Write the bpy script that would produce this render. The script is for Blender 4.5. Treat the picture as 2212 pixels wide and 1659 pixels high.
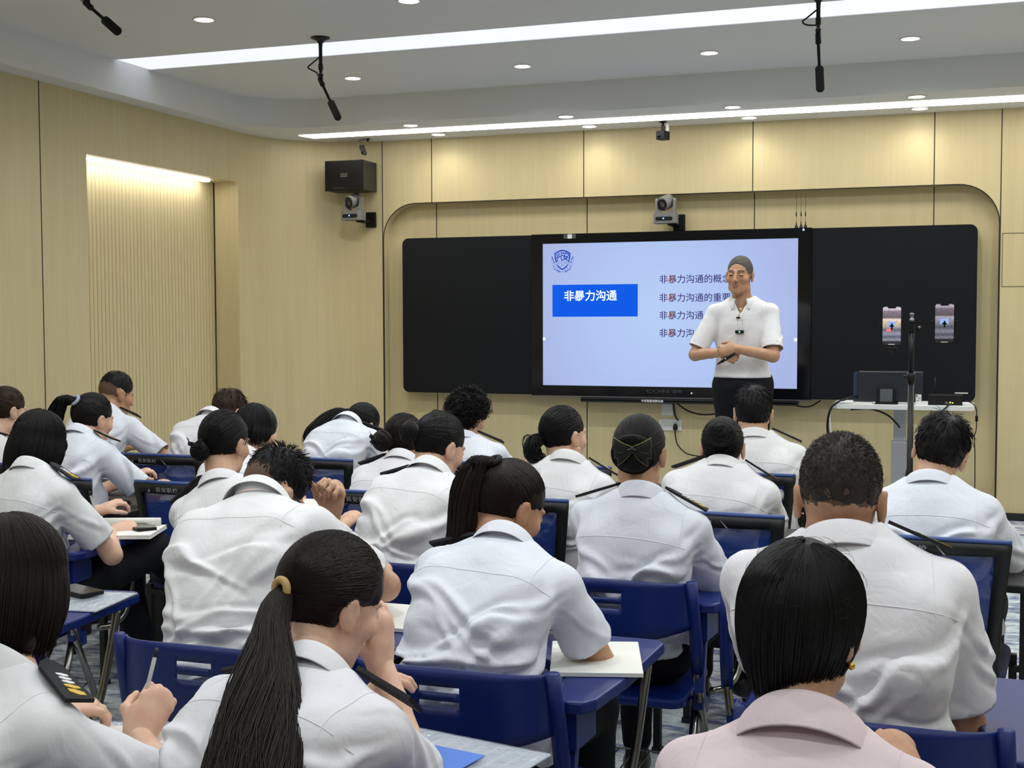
import bpy, bmesh, math, random
import numpy as np
from math import sin, cos, pi, radians, sqrt
from mathutils import Vector, Matrix, Quaternion, Euler, noise as mnoise
from mathutils.bvhtree import BVHTree

for _o in list(bpy.data.objects):
    bpy.data.objects.remove(_o, do_unlink=True)
SC = bpy.context.scene
COL = SC.collection

# ------------------------------------------------------------------ camera, world, lights, exposure
EYE = 1.543                                   # height of the phone above the floor
_cd = bpy.data.cameras.new('camera'); CAM = bpy.data.objects.new('camera', _cd); COL.objects.link(CAM)
_f, _yaw, _pit, _rol = 2757.68, 0.3344, -0.0522, -0.0030
_F = Vector((-sin(_yaw) * cos(_pit), cos(_yaw) * cos(_pit), sin(_pit)))
_R = Vector((cos(_yaw), sin(_yaw), 0)); _U = _R.cross(_F)
_R2 = _R * cos(_rol) + _U * sin(_rol); _U2 = -_R * sin(_rol) + _U * cos(_rol)
_m = Matrix((_R2, _U2, -_F)).transposed().to_4x4(); _m.translation = (0, 0, EYE)
CAM.matrix_world = _m
_cd.sensor_fit = 'HORIZONTAL'; _cd.sensor_width = 36.0; _cd.lens = 36.0 * _f / 2212.0
_cd.clip_start = 0.05; _cd.clip_end = 60
SC.camera = CAM

_w = bpy.data.worlds.new('world'); SC.world = _w; _w.use_nodes = True
_w.node_tree.nodes['Background'].inputs[0].default_value = (0.75, 0.82, 1, 1)
_w.node_tree.nodes['Background'].inputs[1].default_value = 0.05
SC.view_settings.view_transform = 'Standard'; SC.view_settings.look = 'None'
SC.view_settings.gamma = 1.0; SC.view_settings.use_curve_mapping = False
SC.view_settings.exposure = 0.0
SC.cycles.max_bounces = 8; SC.cycles.diffuse_bounces = 4; SC.cycles.glossy_bounces = 3
SC.cycles.transmission_bounces = 4; SC.cycles.transparent_max_bounces = 8
SC.cycles.sample_clamp_indirect = 4.0
SC.cycles.use_denoising = True
SC.cycles.caustics_reflective = False; SC.cycles.caustics_refractive = False

ZS, ZC = 2.931, 3.135                          # underside of the soffit, main ceiling
P_CEIL, P_SOFFIT, P_WASH = 38.0, 7.0, 6.5    # power of the downlights by row
E_SLOT, E_STRIP, E_NICHE, E_DISC = 0.82, 7.0, 16.0, 14.0   # glow of the luminous panels

def spot(x, y, z, power, angle=110, blend=0.7, radius=0.04, color=(.965, 1, .985)):
    l = bpy.data.lights.new('downlight_beam', 'SPOT'); l.energy = power; l.spot_size = radians(angle)
    l.spot_blend = blend; l.shadow_soft_size = radius; l.color = color
    o = bpy.data.objects.new('downlight_beam', l); COL.objects.link(o); o.location = (x, y, z)
    return o

XC = [-3.81, -2.62, -1.43, -0.27, 0.92, 2.1]
DL_CEIL = [(x, 7.76) for x in XC] + [(x, 5.98) for x in XC]
DL_BACK = [(x, y) for y in (4.2, 2.5, 0.7, -1.2) for x in XC]
DL_SOFF = [(x, 8.55) for x in (-3.74, -2.57, -1.417, -0.255, 0.9, 2.06)]
DL_WASH = [(x, 9.045) for x in (-3.728, -2.541, -1.385, -0.248, 0.9, 2.06)]
for x, y in DL_CEIL + DL_BACK: spot(x, y, ZC - .012, P_CEIL * (1.08 if y > 2 else .62), 158, .7)
for x, y in DL_SOFF: spot(x, y, ZS - .012, P_SOFFIT, 100, .8)
for x, y in DL_WASH: spot(x, y, ZS - .012, P_WASH, 150, .9, color=(1, .975, .87))

# ------------------------------------------------------------------ helpers
def srgb(r, g, b):
    return tuple(((c / 255 / 12.92) if c / 255 <= .04045 else ((c / 255 + .055) / 1.055) ** 2.4) for c in (r, g, b))

MATS = {}
def mat(name, col=(.5, .5, .5), rough=.5, metal=0.0, emit=None, es=1.0, spec=.5, trans=0.0, alpha=1.0, sss=0.0, coat=0.0):
    if name in MATS: return MATS[name]
    m = bpy.data.materials.new(name); m.use_nodes = True; MATS[name] = m
    b = m.node_tree.nodes['Principled BSDF']
    b.inputs['Base Color'].default_value = (*col, 1); b.inputs['Roughness'].default_value = rough
    b.inputs['Metallic'].default_value = metal; b.inputs['Specular IOR Level'].default_value = spec
    b.inputs['Transmission Weight'].default_value = trans; b.inputs['Alpha'].default_value = alpha
    b.inputs['Coat Weight'].default_value = coat
    if sss:
        b.inputs['Subsurface Weight'].default_value = sss
        b.inputs['Subsurface Radius'].default_value = (.012, .005, .003); b.inputs['Subsurface Scale'].default_value = 1.0
    if emit:
        b.inputs['Emission Color'].default_value = (*emit, 1); b.inputs['Emission Strength'].default_value = es
    return m

def nd(m, t, **k):
    n = m.node_tree.nodes.new(t)
    for a, v in k.items(): setattr(n, a, v)
    return n
def lk(m, a, b): m.node_tree.links.new(a, b)
def bsdf(m): return m.node_tree.nodes['Principled BSDF']

def coords(m, scale=(1, 1, 1), rot=(0, 0, 0)):
    tc = nd(m, 'ShaderNodeTexCoord'); mp = nd(m, 'ShaderNodeMapping')
    mp.inputs['Scale'].default_value = scale; mp.inputs['Rotation'].default_value = rot
    lk(m, tc.outputs['Object'], mp.inputs['Vector']); return mp.outputs['Vector']

def noise_tex(m, vec, scale=5, detail=4, rough=.55, dist=0):
    n = nd(m, 'ShaderNodeTexNoise'); n.inputs['Scale'].default_value = scale; n.inputs['Detail'].default_value = detail
    n.inputs['Roughness'].default_value = rough; n.inputs['Distortion'].default_value = dist
    lk(m, vec, n.inputs['Vector']); return n.outputs['Fac']

def ramp(m, fac, stops):
    r = nd(m, 'ShaderNodeValToRGB'); e = r.color_ramp.elements
    while len(e) < len(stops): e.new(.5)
    for i, (p, c) in enumerate(stops): e[i].position = p; e[i].color = (*c, 1)
    lk(m, fac, r.inputs['Fac']); return r.outputs['Color']

def bump(m, fac, strength=.2, dist=.01):
    b = nd(m, 'ShaderNodeBump'); b.inputs['Strength'].default_value = strength; b.inputs['Distance'].default_value = dist
    lk(m, fac, b.inputs['Height']); lk(m, b.outputs['Normal'], bsdf(m).inputs['Normal']); return b

def put(o, parent=None):
    COL.objects.link(o)
    if parent is not None: o.parent = parent
    return o

def tag(o, label=None, cat=None, group=None, kind=None):
    if label: o['label'] = label
    if cat: o['category'] = cat
    if group: o['group'] = group
    if kind: o['kind'] = kind
    return o

def thing(name, label, cat, loc=(0, 0, 0), rz=0.0, group=None):
    o = bpy.data.objects.new(name, None); COL.objects.link(o); o.empty_display_size = .1
    o.location = loc; o.rotation_euler = (0, 0, rz)
    return tag(o, label, cat, group)

class MB:
    """collects shapes with material slots and links them as one mesh object"""
    def __init__(s): s.v = []; s.f = []; s.mi = []; s.sm = []; s.cur = 0
    def add(s, vs, fs, smooth=False):
        n = len(s.v); s.v += [tuple(v) for v in vs]
        s.f += [tuple(i + n for i in f) for f in fs]; s.mi += [s.cur] * len(fs); s.sm += [smooth] * len(fs); return s
    def box(s, c, d, rot=None, bev=0.0):
        x, y, z = d[0] / 2, d[1] / 2, d[2] / 2
        if bev > 0:
            b = min(bev, x * .98, y * .98, z * .98)
            bm = bmesh.new(); bmesh.ops.create_cube(bm, size=1, matrix=Matrix.Diagonal((d[0], d[1], d[2], 1)))
            bmesh.ops.bevel(bm, geom=bm.edges[:], offset=b, segments=2, affect='EDGES', profile=.5)
            vs = [v.co.copy() for v in bm.verts]; bm.verts.index_update(); fs = [[v.index for v in f.verts] for f in bm.faces]; bm.free()
        else:
            vs = [Vector((i, j, k)) for i in (-x, x) for j in (-y, y) for k in (-z, z)]
            fs = [(0, 1, 3, 2), (4, 6, 7, 5), (0, 4, 5, 1), (2, 3, 7, 6), (0, 2, 6, 4), (1, 5, 7, 3)]
        if rot is not None: vs = [rot @ v for v in vs]
        return s.add([v + Vector(c) for v in vs], fs)
    def bb(s, lo, hi, bev=0.0):
        lo, hi = Vector(lo), Vector(hi); return s.box((lo + hi) / 2, hi - lo, None, bev)
    def cyl(s, a, b, r, r2=None, n=14, caps=True, smooth=True):
        return s.tube([a, b], [r, r if r2 is None else r2], n, caps, smooth)
    def tube(s, pts, r, n=10, caps=True, smooth=True, flat=1.0):
        pts = [Vector(p) for p in pts]; k = len(pts)
        if not hasattr(r, '__len__'): r = [r] * k
        vs = []; fs = []; up = None
        for i, p in enumerate(pts):
            t = (pts[min(i + 1, k - 1)] - pts[max(i - 1, 0)])
            t = t.normalized() if t.length > 1e-9 else Vector((0, 0, 1))
            if up is None:
                up = Vector((0, 0, 1)) if abs(t.z) < .9 else Vector((0, 1, 0))
            u = (up - t * up.dot(t)); u = u.normalized() if u.length > 1e-6 else t.orthogonal().normalized()
            up = u; w = t.cross(u)
            for j in range(n):
                a = 2 * pi * j / n; vs.append(p + (u * cos(a) * flat + w * sin(a)) * r[i])
        for i in range(k - 1):
            for j in range(n):
                fs.append((i * n + j, i * n + (j + 1) % n, (i + 1) * n + (j + 1) % n, (i + 1) * n + j))
        if caps: fs += [tuple(range(n - 1, -1, -1)), tuple(range((k - 1) * n, k * n))]
        return s.add(vs, fs, smooth)
    def lathe(s, prof, c=(0, 0, 0), n=24, axis=None, smooth=True):
        """prof = [(r, h)] around +z (or the given axis) at c"""
        q = Vector((0, 0, 1)).rotation_difference(Vector(axis)) if axis is not None else None
        vs = []; fs = []; k = len(prof)
        for r, h in prof:
            for j in range(n):
                a = 2 * pi * j / n; v = Vector((r * cos(a), r * sin(a), h)); vs.append((q @ v if q else v) + Vector(c))
        for i in range(k - 1):
            for j in range(n): fs.append((i * n + j, i * n + (j + 1) % n, (i + 1) * n + (j + 1) % n, (i + 1) * n + j))
        fs += [tuple(range(n - 1, -1, -1)), tuple(range((k - 1) * n, k * n))]
        return s.add(vs, fs, smooth)
    def prism(s, poly, z0, z1, fr=None):
        """poly in 2D extruded z0..z1; fr maps (x, y, z) to space"""
        fr = fr or (lambda x, y, z: (x, y, z)); n = len(poly)
        vs = [fr(x, y, z0) for x, y in poly] + [fr(x, y, z1) for x, y in poly]
        fs = [tuple(range(n - 1, -1, -1)), tuple(range(n, 2 * n))] + [(i, (i + 1) % n, n + (i + 1) % n, n + i) for i in range(n)]
        return s.add(vs, fs)
    def build(s, name, mats, parent=None, kind=None, loc=None):
        me = bpy.data.meshes.new(name); me.from_pydata(s.v, [], s.f)
        for m in (mats if isinstance(mats, (list, tuple)) else [mats]): me.materials.append(m)
        me.polygons.foreach_set('material_index', s.mi); me.polygons.foreach_set('use_smooth', s.sm)
        me.update()
        bm = bmesh.new(); bm.from_mesh(me); bmesh.ops.recalc_face_normals(bm, faces=bm.faces); bm.to_mesh(me); bm.free()
        o = bpy.data.objects.new(name, me); put(o, parent)
        if loc is not None: o.location = loc
        if kind: o['kind'] = kind
        return o

def rrect(x0, y0, x1, y1, r, n=6, corners=(1, 1, 1, 1)):
    """rounded rectangle outline, counter-clockwise from bottom left"""
    out = []
    for (cx, cy, a0, on) in ((x0 + r, y0 + r, pi, corners[0]), (x1 - r, y0 + r, 1.5 * pi, corners[1]), (x1 - r, y1 - r, 0, corners[2]), (x0 + r, y1 - r, .5 * pi, corners[3])):
        if on:
            out += [(cx + r * cos(a0 + .5 * pi * i / n), cy + r * sin(a0 + .5 * pi * i / n)) for i in range(n + 1)]
        else:
            out.append((cx + r * (1 if cos(a0 + pi / 4) > 0 else -1), cy + r * (1 if sin(a0 + pi / 4) > 0 else -1)))
    return out

def bez(p, n=16):
    """smooth line through points (Catmull-Rom)"""
    p = [Vector(q) for q in p]; out = []
    for i in range(len(p) - 1):
        a, b, c, d = p[max(i - 1, 0)], p[i], p[i + 1], p[min(i + 2, len(p) - 1)]
        for k in range(n):
            t = k / n
            out.append(.5 * ((2 * b) + (c - a) * t + (2 * a - 5 * b + 4 * c - d) * t * t + (3 * b - a - 3 * c + d) * t ** 3))
    out.append(p[-1]); return out

def text_mesh(txt, size, thick=.0, bold=0.0, align='LEFT', spacing=1.0):
    """letters as (verts, faces) in the x-y plane, built from the built-in font"""
    cu = bpy.data.curves.new('lettering', 'FONT'); cu.body = txt; cu.size = size; cu.extrude = thick; cu.offset = bold
    cu.align_x = align; cu.space_character = spacing; cu.resolution_u = 3
    o = bpy.data.objects.new('lettering', cu); COL.objects.link(o)
    dg = bpy.context.evaluated_depsgraph_get(); me = bpy.data.meshes.new_from_object(o.evaluated_get(dg))
    vs = [v.co.copy() for v in me.vertices]; fs = [tuple(p.vertices) for p in me.polygons]
    bpy.data.objects.remove(o); bpy.data.meshes.remove(me); bpy.data.curves.remove(cu)
    return vs, fs

def copy_tree(o, parent=None):
    c = o.copy(); COL.objects.link(c)
    if parent is not None: c.parent = parent
    for ch in list(o.children): copy_tree(ch, c)
    return c

# ------------------------------------------------------------------ room materials
def wood(name, a, b, rough=.42, gs=1.0):
    m = mat(name, rough=rough, spec=.35)
    v = coords(m, (7 * gs, 7 * gs, .45 * gs)); n1 = noise_tex(m, v, 1.6, 6, .6, 1.2)
    v2 = coords(m, (60 * gs, 60 * gs, 1.1 * gs)); n2 = noise_tex(m, v2, 1.0, 3, .5)
    mx = nd(m, 'ShaderNodeMath', operation='ADD'); lk(m, n1, mx.inputs[0])
    ml = nd(m, 'ShaderNodeMath', operation='MULTIPLY'); ml.inputs[1].default_value = .55; lk(m, n2, ml.inputs[0]); lk(m, ml.outputs[0], mx.inputs[1])
    lk(m, ramp(m, mx.outputs[0], [(.35, a), (1.15, b)]), bsdf(m).inputs['Base Color']); return m
WOOD = wood('oak_veneer', srgb(195, 180, 138), srgb(207, 193, 152))
WOODN = wood('oak_veneer_flutes', srgb(200, 185, 142), srgb(211, 196, 155))
SEAM = mat('dark_joint', srgb(38, 30, 28), .6)
WHITE = mat('ceiling_paint', srgb(226, 228, 228), .85, spec=.2)
BLACKM = mat('black_skirting', srgb(22, 23, 26), .5)
TRIMW = mat('pale_edge_trim', srgb(205, 198, 180), .5)
def glow(name, col, e): return mat(name, (.8, .8, .8), .5, emit=col, es=e)

def carpet():
    m = mat('carpet_pile', rough=.95, spec=.1)
    v = coords(m, (1.0, 2.6, 1)); n1 = noise_tex(m, v, 4.2, 5, .62, .9); n2 = noise_tex(m, v, 11, 4, .6, .5)
    ad = nd(m, 'ShaderNodeMath', operation='MULTIPLY_ADD'); ad.inputs[1].default_value = .45; lk(m, n2, ad.inputs[0]); lk(m, n1, ad.inputs[2])
    pat = ramp(m, ad.outputs[0], [(.60, (0, 0, 0)), (.68, (.55, .55, .55)), (.78, (1, 1, 1))])
    wv = nd(m, 'ShaderNodeTexWave'); wv.inputs['Scale'].default_value = 42; wv.inputs['Distortion'].default_value = .6
    lk(m, coords(m, (1, .12, 1)), wv.inputs['Vector'])
    dk = ramp(m, wv.outputs['Fac'], [(.3, srgb(78, 86, 128)), (.8, srgb(128, 136, 160))])
    lt = ramp(m, noise_tex(m, coords(m, (1, 1, 1)), 70, 2), [(.3, srgb(168, 177, 182)), (.7, srgb(206, 212, 214))])
    mx = nd(m, 'ShaderNodeMix', data_type='RGBA'); lk(m, pat, mx.inputs[0]); lk(m, dk, mx.inputs[6]); lk(m, lt, mx.inputs[7])
    lk(m, mx.outputs[2], bsdf(m).inputs['Base Color'])
    bump(m, noise_tex(m, coords(m), 260, 2), .35, .004); return m
CARPET = carpet()

# ------------------------------------------------------------------ shell
def wall_front():
    b = MB(); fr = lambda x, y, z: (x, z, y)
    arc = []
    R = .27; x0, x1, zt = -4.285, .269, 2.436
    arc += [(x0, .153)] + [(x0 + R - R * cos(pi / 2 * i / 10), zt - R + R * sin(pi / 2 * i / 10)) for i in range(11)]
    arc += [(x1 - R + R * sin(pi / 2 * i / 10), zt - R + R * cos(pi / 2 * i / 10)) for i in range(11)] + [(x1, .153)]
    # left jamb, lintel and right side of the recess, split so that every face stays simple
    n = len(arc) // 2
    left = [(-4.33, .153)] + arc[:n] + [(-2.0, zt), (-2.0, ZS), (-4.33, ZS)]
    right = [(-2.0, zt)] + arc[n:] + [(3.2, .153), (3.2, ZS), (-2.0, ZS)]
    b.prism(left, 9.25, 9.36, fr); b.prism(right, 9.25, 9.36, fr)
    b.bb((-4.5, 9.345, .15), (3.2, 9.45, ZS))
    b.cur = 1
    for x in (-4.292, -3.871, -2.642, -1.387, -.155):
        b.bb((x - .0035, 9.2485, zt if x > -4.2 else .205), (x + .0035, 9.252, ZS))
        if x > -4.2: b.bb((x - .0035, 9.3435, .153), (x + .0035, 9.347, zt))
    b.bb((.2705, 9.2485, .205), (.277, 9.252, ZS)); b.bb((1.5, 9.2485, .205), (1.506, 9.252, ZS)); b.bb((2.72, 9.2485, .205), (2.726, 9.252, ZS))
    for i in range(len(arc) - 1):                            # dark edge band round the recess
        (xa, za), (xb, zb) = arc[i], arc[i + 1]
        b.tube([(xa, 9.2495, za), (xb, 9.2495, zb)], .004, 4, True, False)
    for (xa, za, xb, zb) in ((.289, 2.098, .84, 2.098), (.289, 1.740, .84, 1.740), (.289, 1.740, .289, 2.098), (.84, 1.74, .84, 2.098)):
        b.bb((min(xa, xb) - .0015, 9.2485, min(za, zb) - .0015), (max(xa, xb) + .0015, 9.252, max(za, zb) + .0015))
    b.build('wall_front', [WOOD, SEAM], kind='structure')
wall_front()

def wall_left():
    b = MB(); X = -5.08; ny0, ny1, nz0, nz1, nx = 6.635, 8.395, .10, 2.558, -5.29
    b.bb((X - .2, -3, 0), (X, ny0, ZS)); b.bb((X - .2, ny0, nz1), (X, ny1, ZS)); b.bb((X - .2, ny0, 0), (X, ny1, nz0)); b.bb((X - .2, ny1, 0), (X, 8.5, ZS))
    b.bb((nx - .1, ny0 - .1, 0), (nx - .02, ny1 + .1, ZS))
    R = .75; pts = [(-4.33 - R * sin(pi / 2 * i / 14), 8.5 + R * cos(pi / 2 * i / 14)) for i in range(15)]
    poly = pts + [(X - .2, 8.5), (X - .2, 9.45), (-4.33, 9.45)]
    b.prism(poly, 0, ZS)
    b.cur = 2                                                # fluted lining of the niche
    n = 44; p = (ny1 - ny0) / n; prof = []
    for i in range(n):
        y = ny0 + p * i
        prof += [(y, -.007), (y + p * .08, -.007), (y + p * .12, -.001), (y + p * .35, 0), (y + p * .65, 0), (y + p * .96, -.001)]
    prof.append((ny1, -.016)); k = len(prof)
    vs = [(nx + d, y, nz0) for y, d in prof] + [(nx + d, y, nz1) for y, d in prof]
    b.add(vs, [(i, i + 1, k + i + 1, k + i) for i in range(k - 1)])
    b.cur = 1
    for y in (1.45, 3.03, 4.62, 6.212, 8.57):
        b.bb((X - .002, y - .0035, .06), (X + .0015, y + .0035, ZS))
    b.build('wall_left', [WOOD, SEAM, WOODN], kind='structure')
wall_left()
b = MB(); b.bb((3.2, -3, 0), (3.3, 9.45, ZS)); b.build('wall_right', WOOD, kind='structure')
b = MB(); b.bb((-5.4, -3.1, 0), (3.3, -3, ZC + .2)); b.build('wall_back', WOOD, kind='structure')
b = MB(); b.bb((-5.4, -3, -.1), (3.3, 9.45, 0)); b.build('floor', CARPET, kind='structure')
b = MB(); b.bb((-5.08, 7.97, 0), (3.2, 9.45, .146)); b.cur = 1; b.bb((-5.08, 7.995, .146), (3.2, 9.45, .153)); b.cur = 2; b.bb((-5.08, 7.955, .128), (3.2, 8.0, .155), .004)
b.build('floor_stage', [WOOD, CARPET, TRIMW], kind='structure')
b = MB(); b.bb((.28, 9.238, .153), (3.2, 9.25, .205)); b.bb((-4.33, 9.238, .153), (-4.29, 9.25, .205)); b.build('baseboard_front', BLACKM, kind='structure')
b = MB(); b.bb((-5.08, -3, 0), (-5.068, 6.635, .06)); b.bb((-5.08, 8.4, .153), (-5.068, 8.5, .2)); b.build('baseboard_left', BLACKM, kind='structure')

SLOTS = [(6.72, 7.065), (3.13, 3.475), (-.57, -.225)]
b = MB(); ys = [-3.1] + [v for s_ in SLOTS[::-1] for v in s_] + [8.75]
for i in range(0, len(ys), 2): b.bb((-5.4, ys[i], ZC), (3.3, ys[i + 1], ZC + .12))
b.bb((-5.4, -3.1, ZC + .12), (3.3, 9.45, ZC + .2)); b.build('ceiling', WHITE, kind='structure')
R = .5
inner = [(-4.92, -3)] + [(-4.42 - R * cos(pi / 2 * i / 12), 7.9 + R * sin(pi / 2 * i / 12)) for i in range(13)] + [(3.2, 8.4)]
b = MB()
for (p, q) in zip(inner[:-1], inner[1:]):
    ox = lambda t: (-5.4, t[1]) if t[0] < -4.6 and t[1] < 8.1 else (t[0], 9.45)
    pp, qq = ox(p), ox(q)
    poly = [p, q, qq, pp] if (pp[0] == qq[0] or pp[1] == qq[1]) else [p, q, qq, (-5.4, 9.45), pp]
    b.prism(poly, ZS, ZC + .01)
b.build('ceiling_soffit', WHITE, kind='structure')

# ------------------------------------------------------------------ fixtures in the ceiling and the niche
G_DISC = glow('downlight_glow', (1, .97, .88), E_DISC); G_SLOT = glow('slot_glow', (.86, .92, 1.08), E_SLOT)
G_STRIP = glow('strip_glow', (1, .98, .92), E_STRIP); G_NICHE = glow('niche_glow', (1, 1, .97), E_NICHE)
RIMW = mat('white_plastic_rim', srgb(225, 225, 220), .4)
def downlight(x, y, z, label, group):
    t = thing('downlight', label, 'ceiling light', (x, y, z), 0, group)
    b = MB(); b.lathe([(.0505, 0), (.062, 0), (.060, -.006), (.0505, -.005), (.0505, 0)], n=28); del b.f[-2:], b.mi[-2:], b.sm[-2:]; b.build('rim', RIMW, t)
    b = MB(); b.lathe([(.001, -.004), (.05, -.004), (.05, -.0015), (.001, -.0015)], n=28); b.build('diffuser', G_DISC, t)
ordn = ['first', 'second', 'third', 'fourth', 'fifth', 'sixth']
for i, (x, y) in enumerate(DL_CEIL):
    row = 'row just before the soffit' if y > 7 else 'row above the long light slot'
    downlight(x, y, ZC, '%s round downlight from the left in the %s' % (ordn[i % 6], row) if i % 6 < 4 else 'round downlight of the raised ceiling outside the photo at right', 'downlights in the raised ceiling')
for i, (x, y) in enumerate(DL_SOFF):
    downlight(x, y, ZS, '%s round downlight from the left in front of the bright soffit strip' % ordn[i] if i < 4 else 'round soffit downlight outside the photo at right', 'downlights in the soffit')
for i, (x, y) in enumerate(DL_WASH):
    downlight(x, y, ZS, '%s round downlight from the left between bright soffit strip and front wall' % ordn[i] if i < 4 else 'round soffit downlight outside the photo at right', 'downlights in the soffit')
for x, y in DL_BACK: downlight(x, y, ZC, 'round downlight in the ceiling over the audience, above the photo', 'downlights over the audience')
for i, (y0, y1) in enumerate(SLOTS):
    b = MB(); b.bb((-4.91, y0 + .004, ZC + .003), (3.19, y1 - .004, ZC + .03))
    o = b.build('slot_light', G_SLOT); tag(o, 'long bluish white light slot across the raised ceiling' if i == 0 else 'long light slot in the ceiling above the photo', 'ceiling light', None if i == 0 else 'light slots over the audience')
b = MB(); fr = lambda x, y, z: (x, y, z)
b.prism([(-4.705, 8.79), (-4.60, 8.725), (3.15, 8.725), (3.15, 8.975), (-4.69, 8.975)] if False else [(-4.74, 8.72), (3.15, 8.735), (3.15, 8.975), (-4.70, 8.89)], ZS - .006, ZS - .0005)
o = b.build('strip_light', G_STRIP); tag(o, 'long bright white light strip in the soffit along the front wall', 'strip light')
b = MB(); b.bb((-5.245, 6.66, 2.545), (-5.195, 8.20, 2.556)); o = b.build('niche_light', G_NICHE); tag(o, 'white light strip at the top of the fluted wall niche', 'strip light')

# ------------------------------------------------------------------ blackboard with the display
SLATE = mat('board_slate', srgb(14, 18, 24), .42, spec=.25)
GLASSB = mat('display_bezel', srgb(10, 12, 17), .12, spec=.5)
ALU = mat('silver_metal', srgb(150, 152, 155), .35, 1.0)
PLW = mat('white_plastic', srgb(214, 216, 214), .45)
GREYT = mat('grey_lettering', srgb(60, 68, 76), .5)
WHT = mat('white_lettering', srgb(225, 228, 228), .6)
bd = thing('smart_board', 'long black wall board with bright display in its middle', 'board', (0, 9.23, 0))
BX0, BX1, BZ0, BZ1 = -4.1155, .1317, .9557, 2.1632
SX0, SX1, SZ1, SZ0 = -2.9553, -1.0603, 2.095, 1.029
def plate(b, poly, d0, d1): b.prism(poly, d0, d1, lambda x, y, z: (x, z, y))
b = MB(); plate(b, rrect(BX0, BZ0, -3.045, BZ1, .05, 6, (1, 0, 0, 1)), 0, .1); b.build('left_panel', SLATE, bd)
b = MB(); plate(b, rrect(-.965, BZ0, BX1, BZ1, .05, 6, (0, 1, 1, 0)), 0, .1); b.build('right_panel', SLATE, bd)
b = MB()
for lo, hi in (((-3.043, -.012, BZ0 - .006), (SX0, .1, BZ1 + .004)), ((SX1, -.012, BZ0 - .006), (-.967, .1, BZ1 + .004)), ((SX0, -.012, SZ1), (SX1, .1, BZ1 + .004)), ((SX0, -.012, BZ0 - .006), (SX1, .1, SZ0))): b.bb(lo, hi)
b.build('bezel', GLASSB, bd)
b = MB(); b.bb((-3.043, -.014, BZ0 - .012), (-.967, .09, BZ0 - .004)); b.build('silver_edge', ALU, bd)
b = MB(); b.bb((-2.66, -.02, BZ0 - .05), (-1.05, .09, BZ0 - .013), .012); b.build('front_bar', GLASSB, bd)
# the slide: emission comes from the screen itself
def screen_mat():
    m = mat('screen_glow', (.02, .02, .02), .25)
    v = coords(m); n = nd(m, 'ShaderNodeVectorMath', operation='DISTANCE'); lk(m, v, n.inputs[0]); n.inputs[1].default_value = (-2.05, -.004, 1.55)
    c = ramp(m, n.outputs['Value'], [(0, srgb(184, 209, 251)), (.55, srgb(176, 198, 243)), (1.0, srgb(170, 184, 232))])
    lk(m, c, bsdf(m).inputs['Emission Color']); bsdf(m).inputs['Emission Strength'].default_value = .95; return m
b = MB(); b.bb((SX0, -.004, SZ0), (SX1, .01, SZ1)); scr = b.build('screen', screen_mat(), bd)
BLUE = mat('slide_blue', (.005, .005, .01), .6, spec=.05, emit=srgb(0, 92, 236), es=.95)
INK = mat('slide_navy', (.01, .01, .02), .4, emit=srgb(38, 30, 112), es=.9)
SWH = mat('slide_white', (.3, .3, .3), .4, emit=srgb(226, 246, 255), es=1.0)
LOGO = mat('slide_logo_blue', (.01, .02, .05), .4, emit=srgb(22, 66, 184), es=.9)
LOGL = mat('slide_logo_pale', (.01, .02, .05), .4, emit=srgb(118, 144, 220), es=.9)
PINK = mat('slide_peach', (.1, .1, .1), .4, emit=srgb(228, 196, 190), es=.9)
FRM = mat('slide_frame', (.1, .1, .1), .4, emit=srgb(160, 176, 226), es=.95)
def sx(px): return SX0 + (px - 1173.1) / (1723.5 - 1173.1) * (SX1 - SX0)      # place on the slide, left to right
def sz(t): return SZ1 + t * (SZ0 - SZ1)                                        # 0 top .. 1 bottom
def flat(b, poly, y=-.0055, y1=-.004): plate(b, poly, y, y1)
def slide_text(b, txt, x, z, size, bold=0.0, y=-.0062, sp=1.0):
    vs, fs = text_mesh(txt, size, 0, bold, 'LEFT', sp); b.add([(x + v.x, y, z + v.y) for v in vs], fs)
b = MB(); flat(b, [(sx(1195), sz(.515)), (sx(1386.5), sz(.515)), (sx(1386.5), sz(.29)), (sx(1195), sz(.29))]); b.build('title_box', BLUE, scr)
b = MB(); slide_text(b, '非暴力沟通', sx(1221), sz(.397), .083, .0011, -.0068, .985); b.build('title_lettering', SWH, scr)
for t, s_ in ((.283, '非暴力沟通的概念'), (.41, '非暴力沟通的重要'), (.53, '非暴力沟通'), (.652, '非暴力沟')):
    b = MB(); slide_text(b, s_, sx(1433), sz(t), .066, .0005); b.build('bullet_lettering', INK, scr)
b = MB()
for t in (.283, .41, .53, .652):
    x = sx(1459); z = sz(t); flat(b, [(x - .022, z + .004), (x + .022, z + .004), (x + .022, z + .05), (x - .022, z + .05)], -.0053)
b.build('lettering_tint', PINK, scr)  # peach squares behind the second character of each bullet line
b = MB()
for (xa, za, xb, zb) in ((.02, .035, .985, .037), (.02, .955, .985, .957), (.02, .035, .0215, .957), (.984, .035, .985, .957)):
    W_ = SX1 - SX0; flat(b, [(SX0 + xa * W_, sz(zb)), (SX0 + xb * W_, sz(zb)), (SX0 + xb * W_, sz(za)), (SX0 + xa * W_, sz(za))], -.0048)
b.build('slide_border', FRM, scr)
b = MB()
for x in (SX0 + .008, SX1 - .012):
    flat(b, [(min(max(x + .025 * cos(a), SX0), SX1), sz(.672) + .025 * sin(a)) for a in [2 * pi * i / 24 for i in range(24)]], -.005)
b.cur = 1
for x in (SX0 + .008, SX1 - .012):
    flat(b, [(min(max(x + .012 * cos(a), SX0), SX1), sz(.672) + .012 * sin(a)) for a in [2 * pi * i / 24 for i in range(24)]], -.0056)
b.build('page_button', [FRM, SWH], scr)
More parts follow.
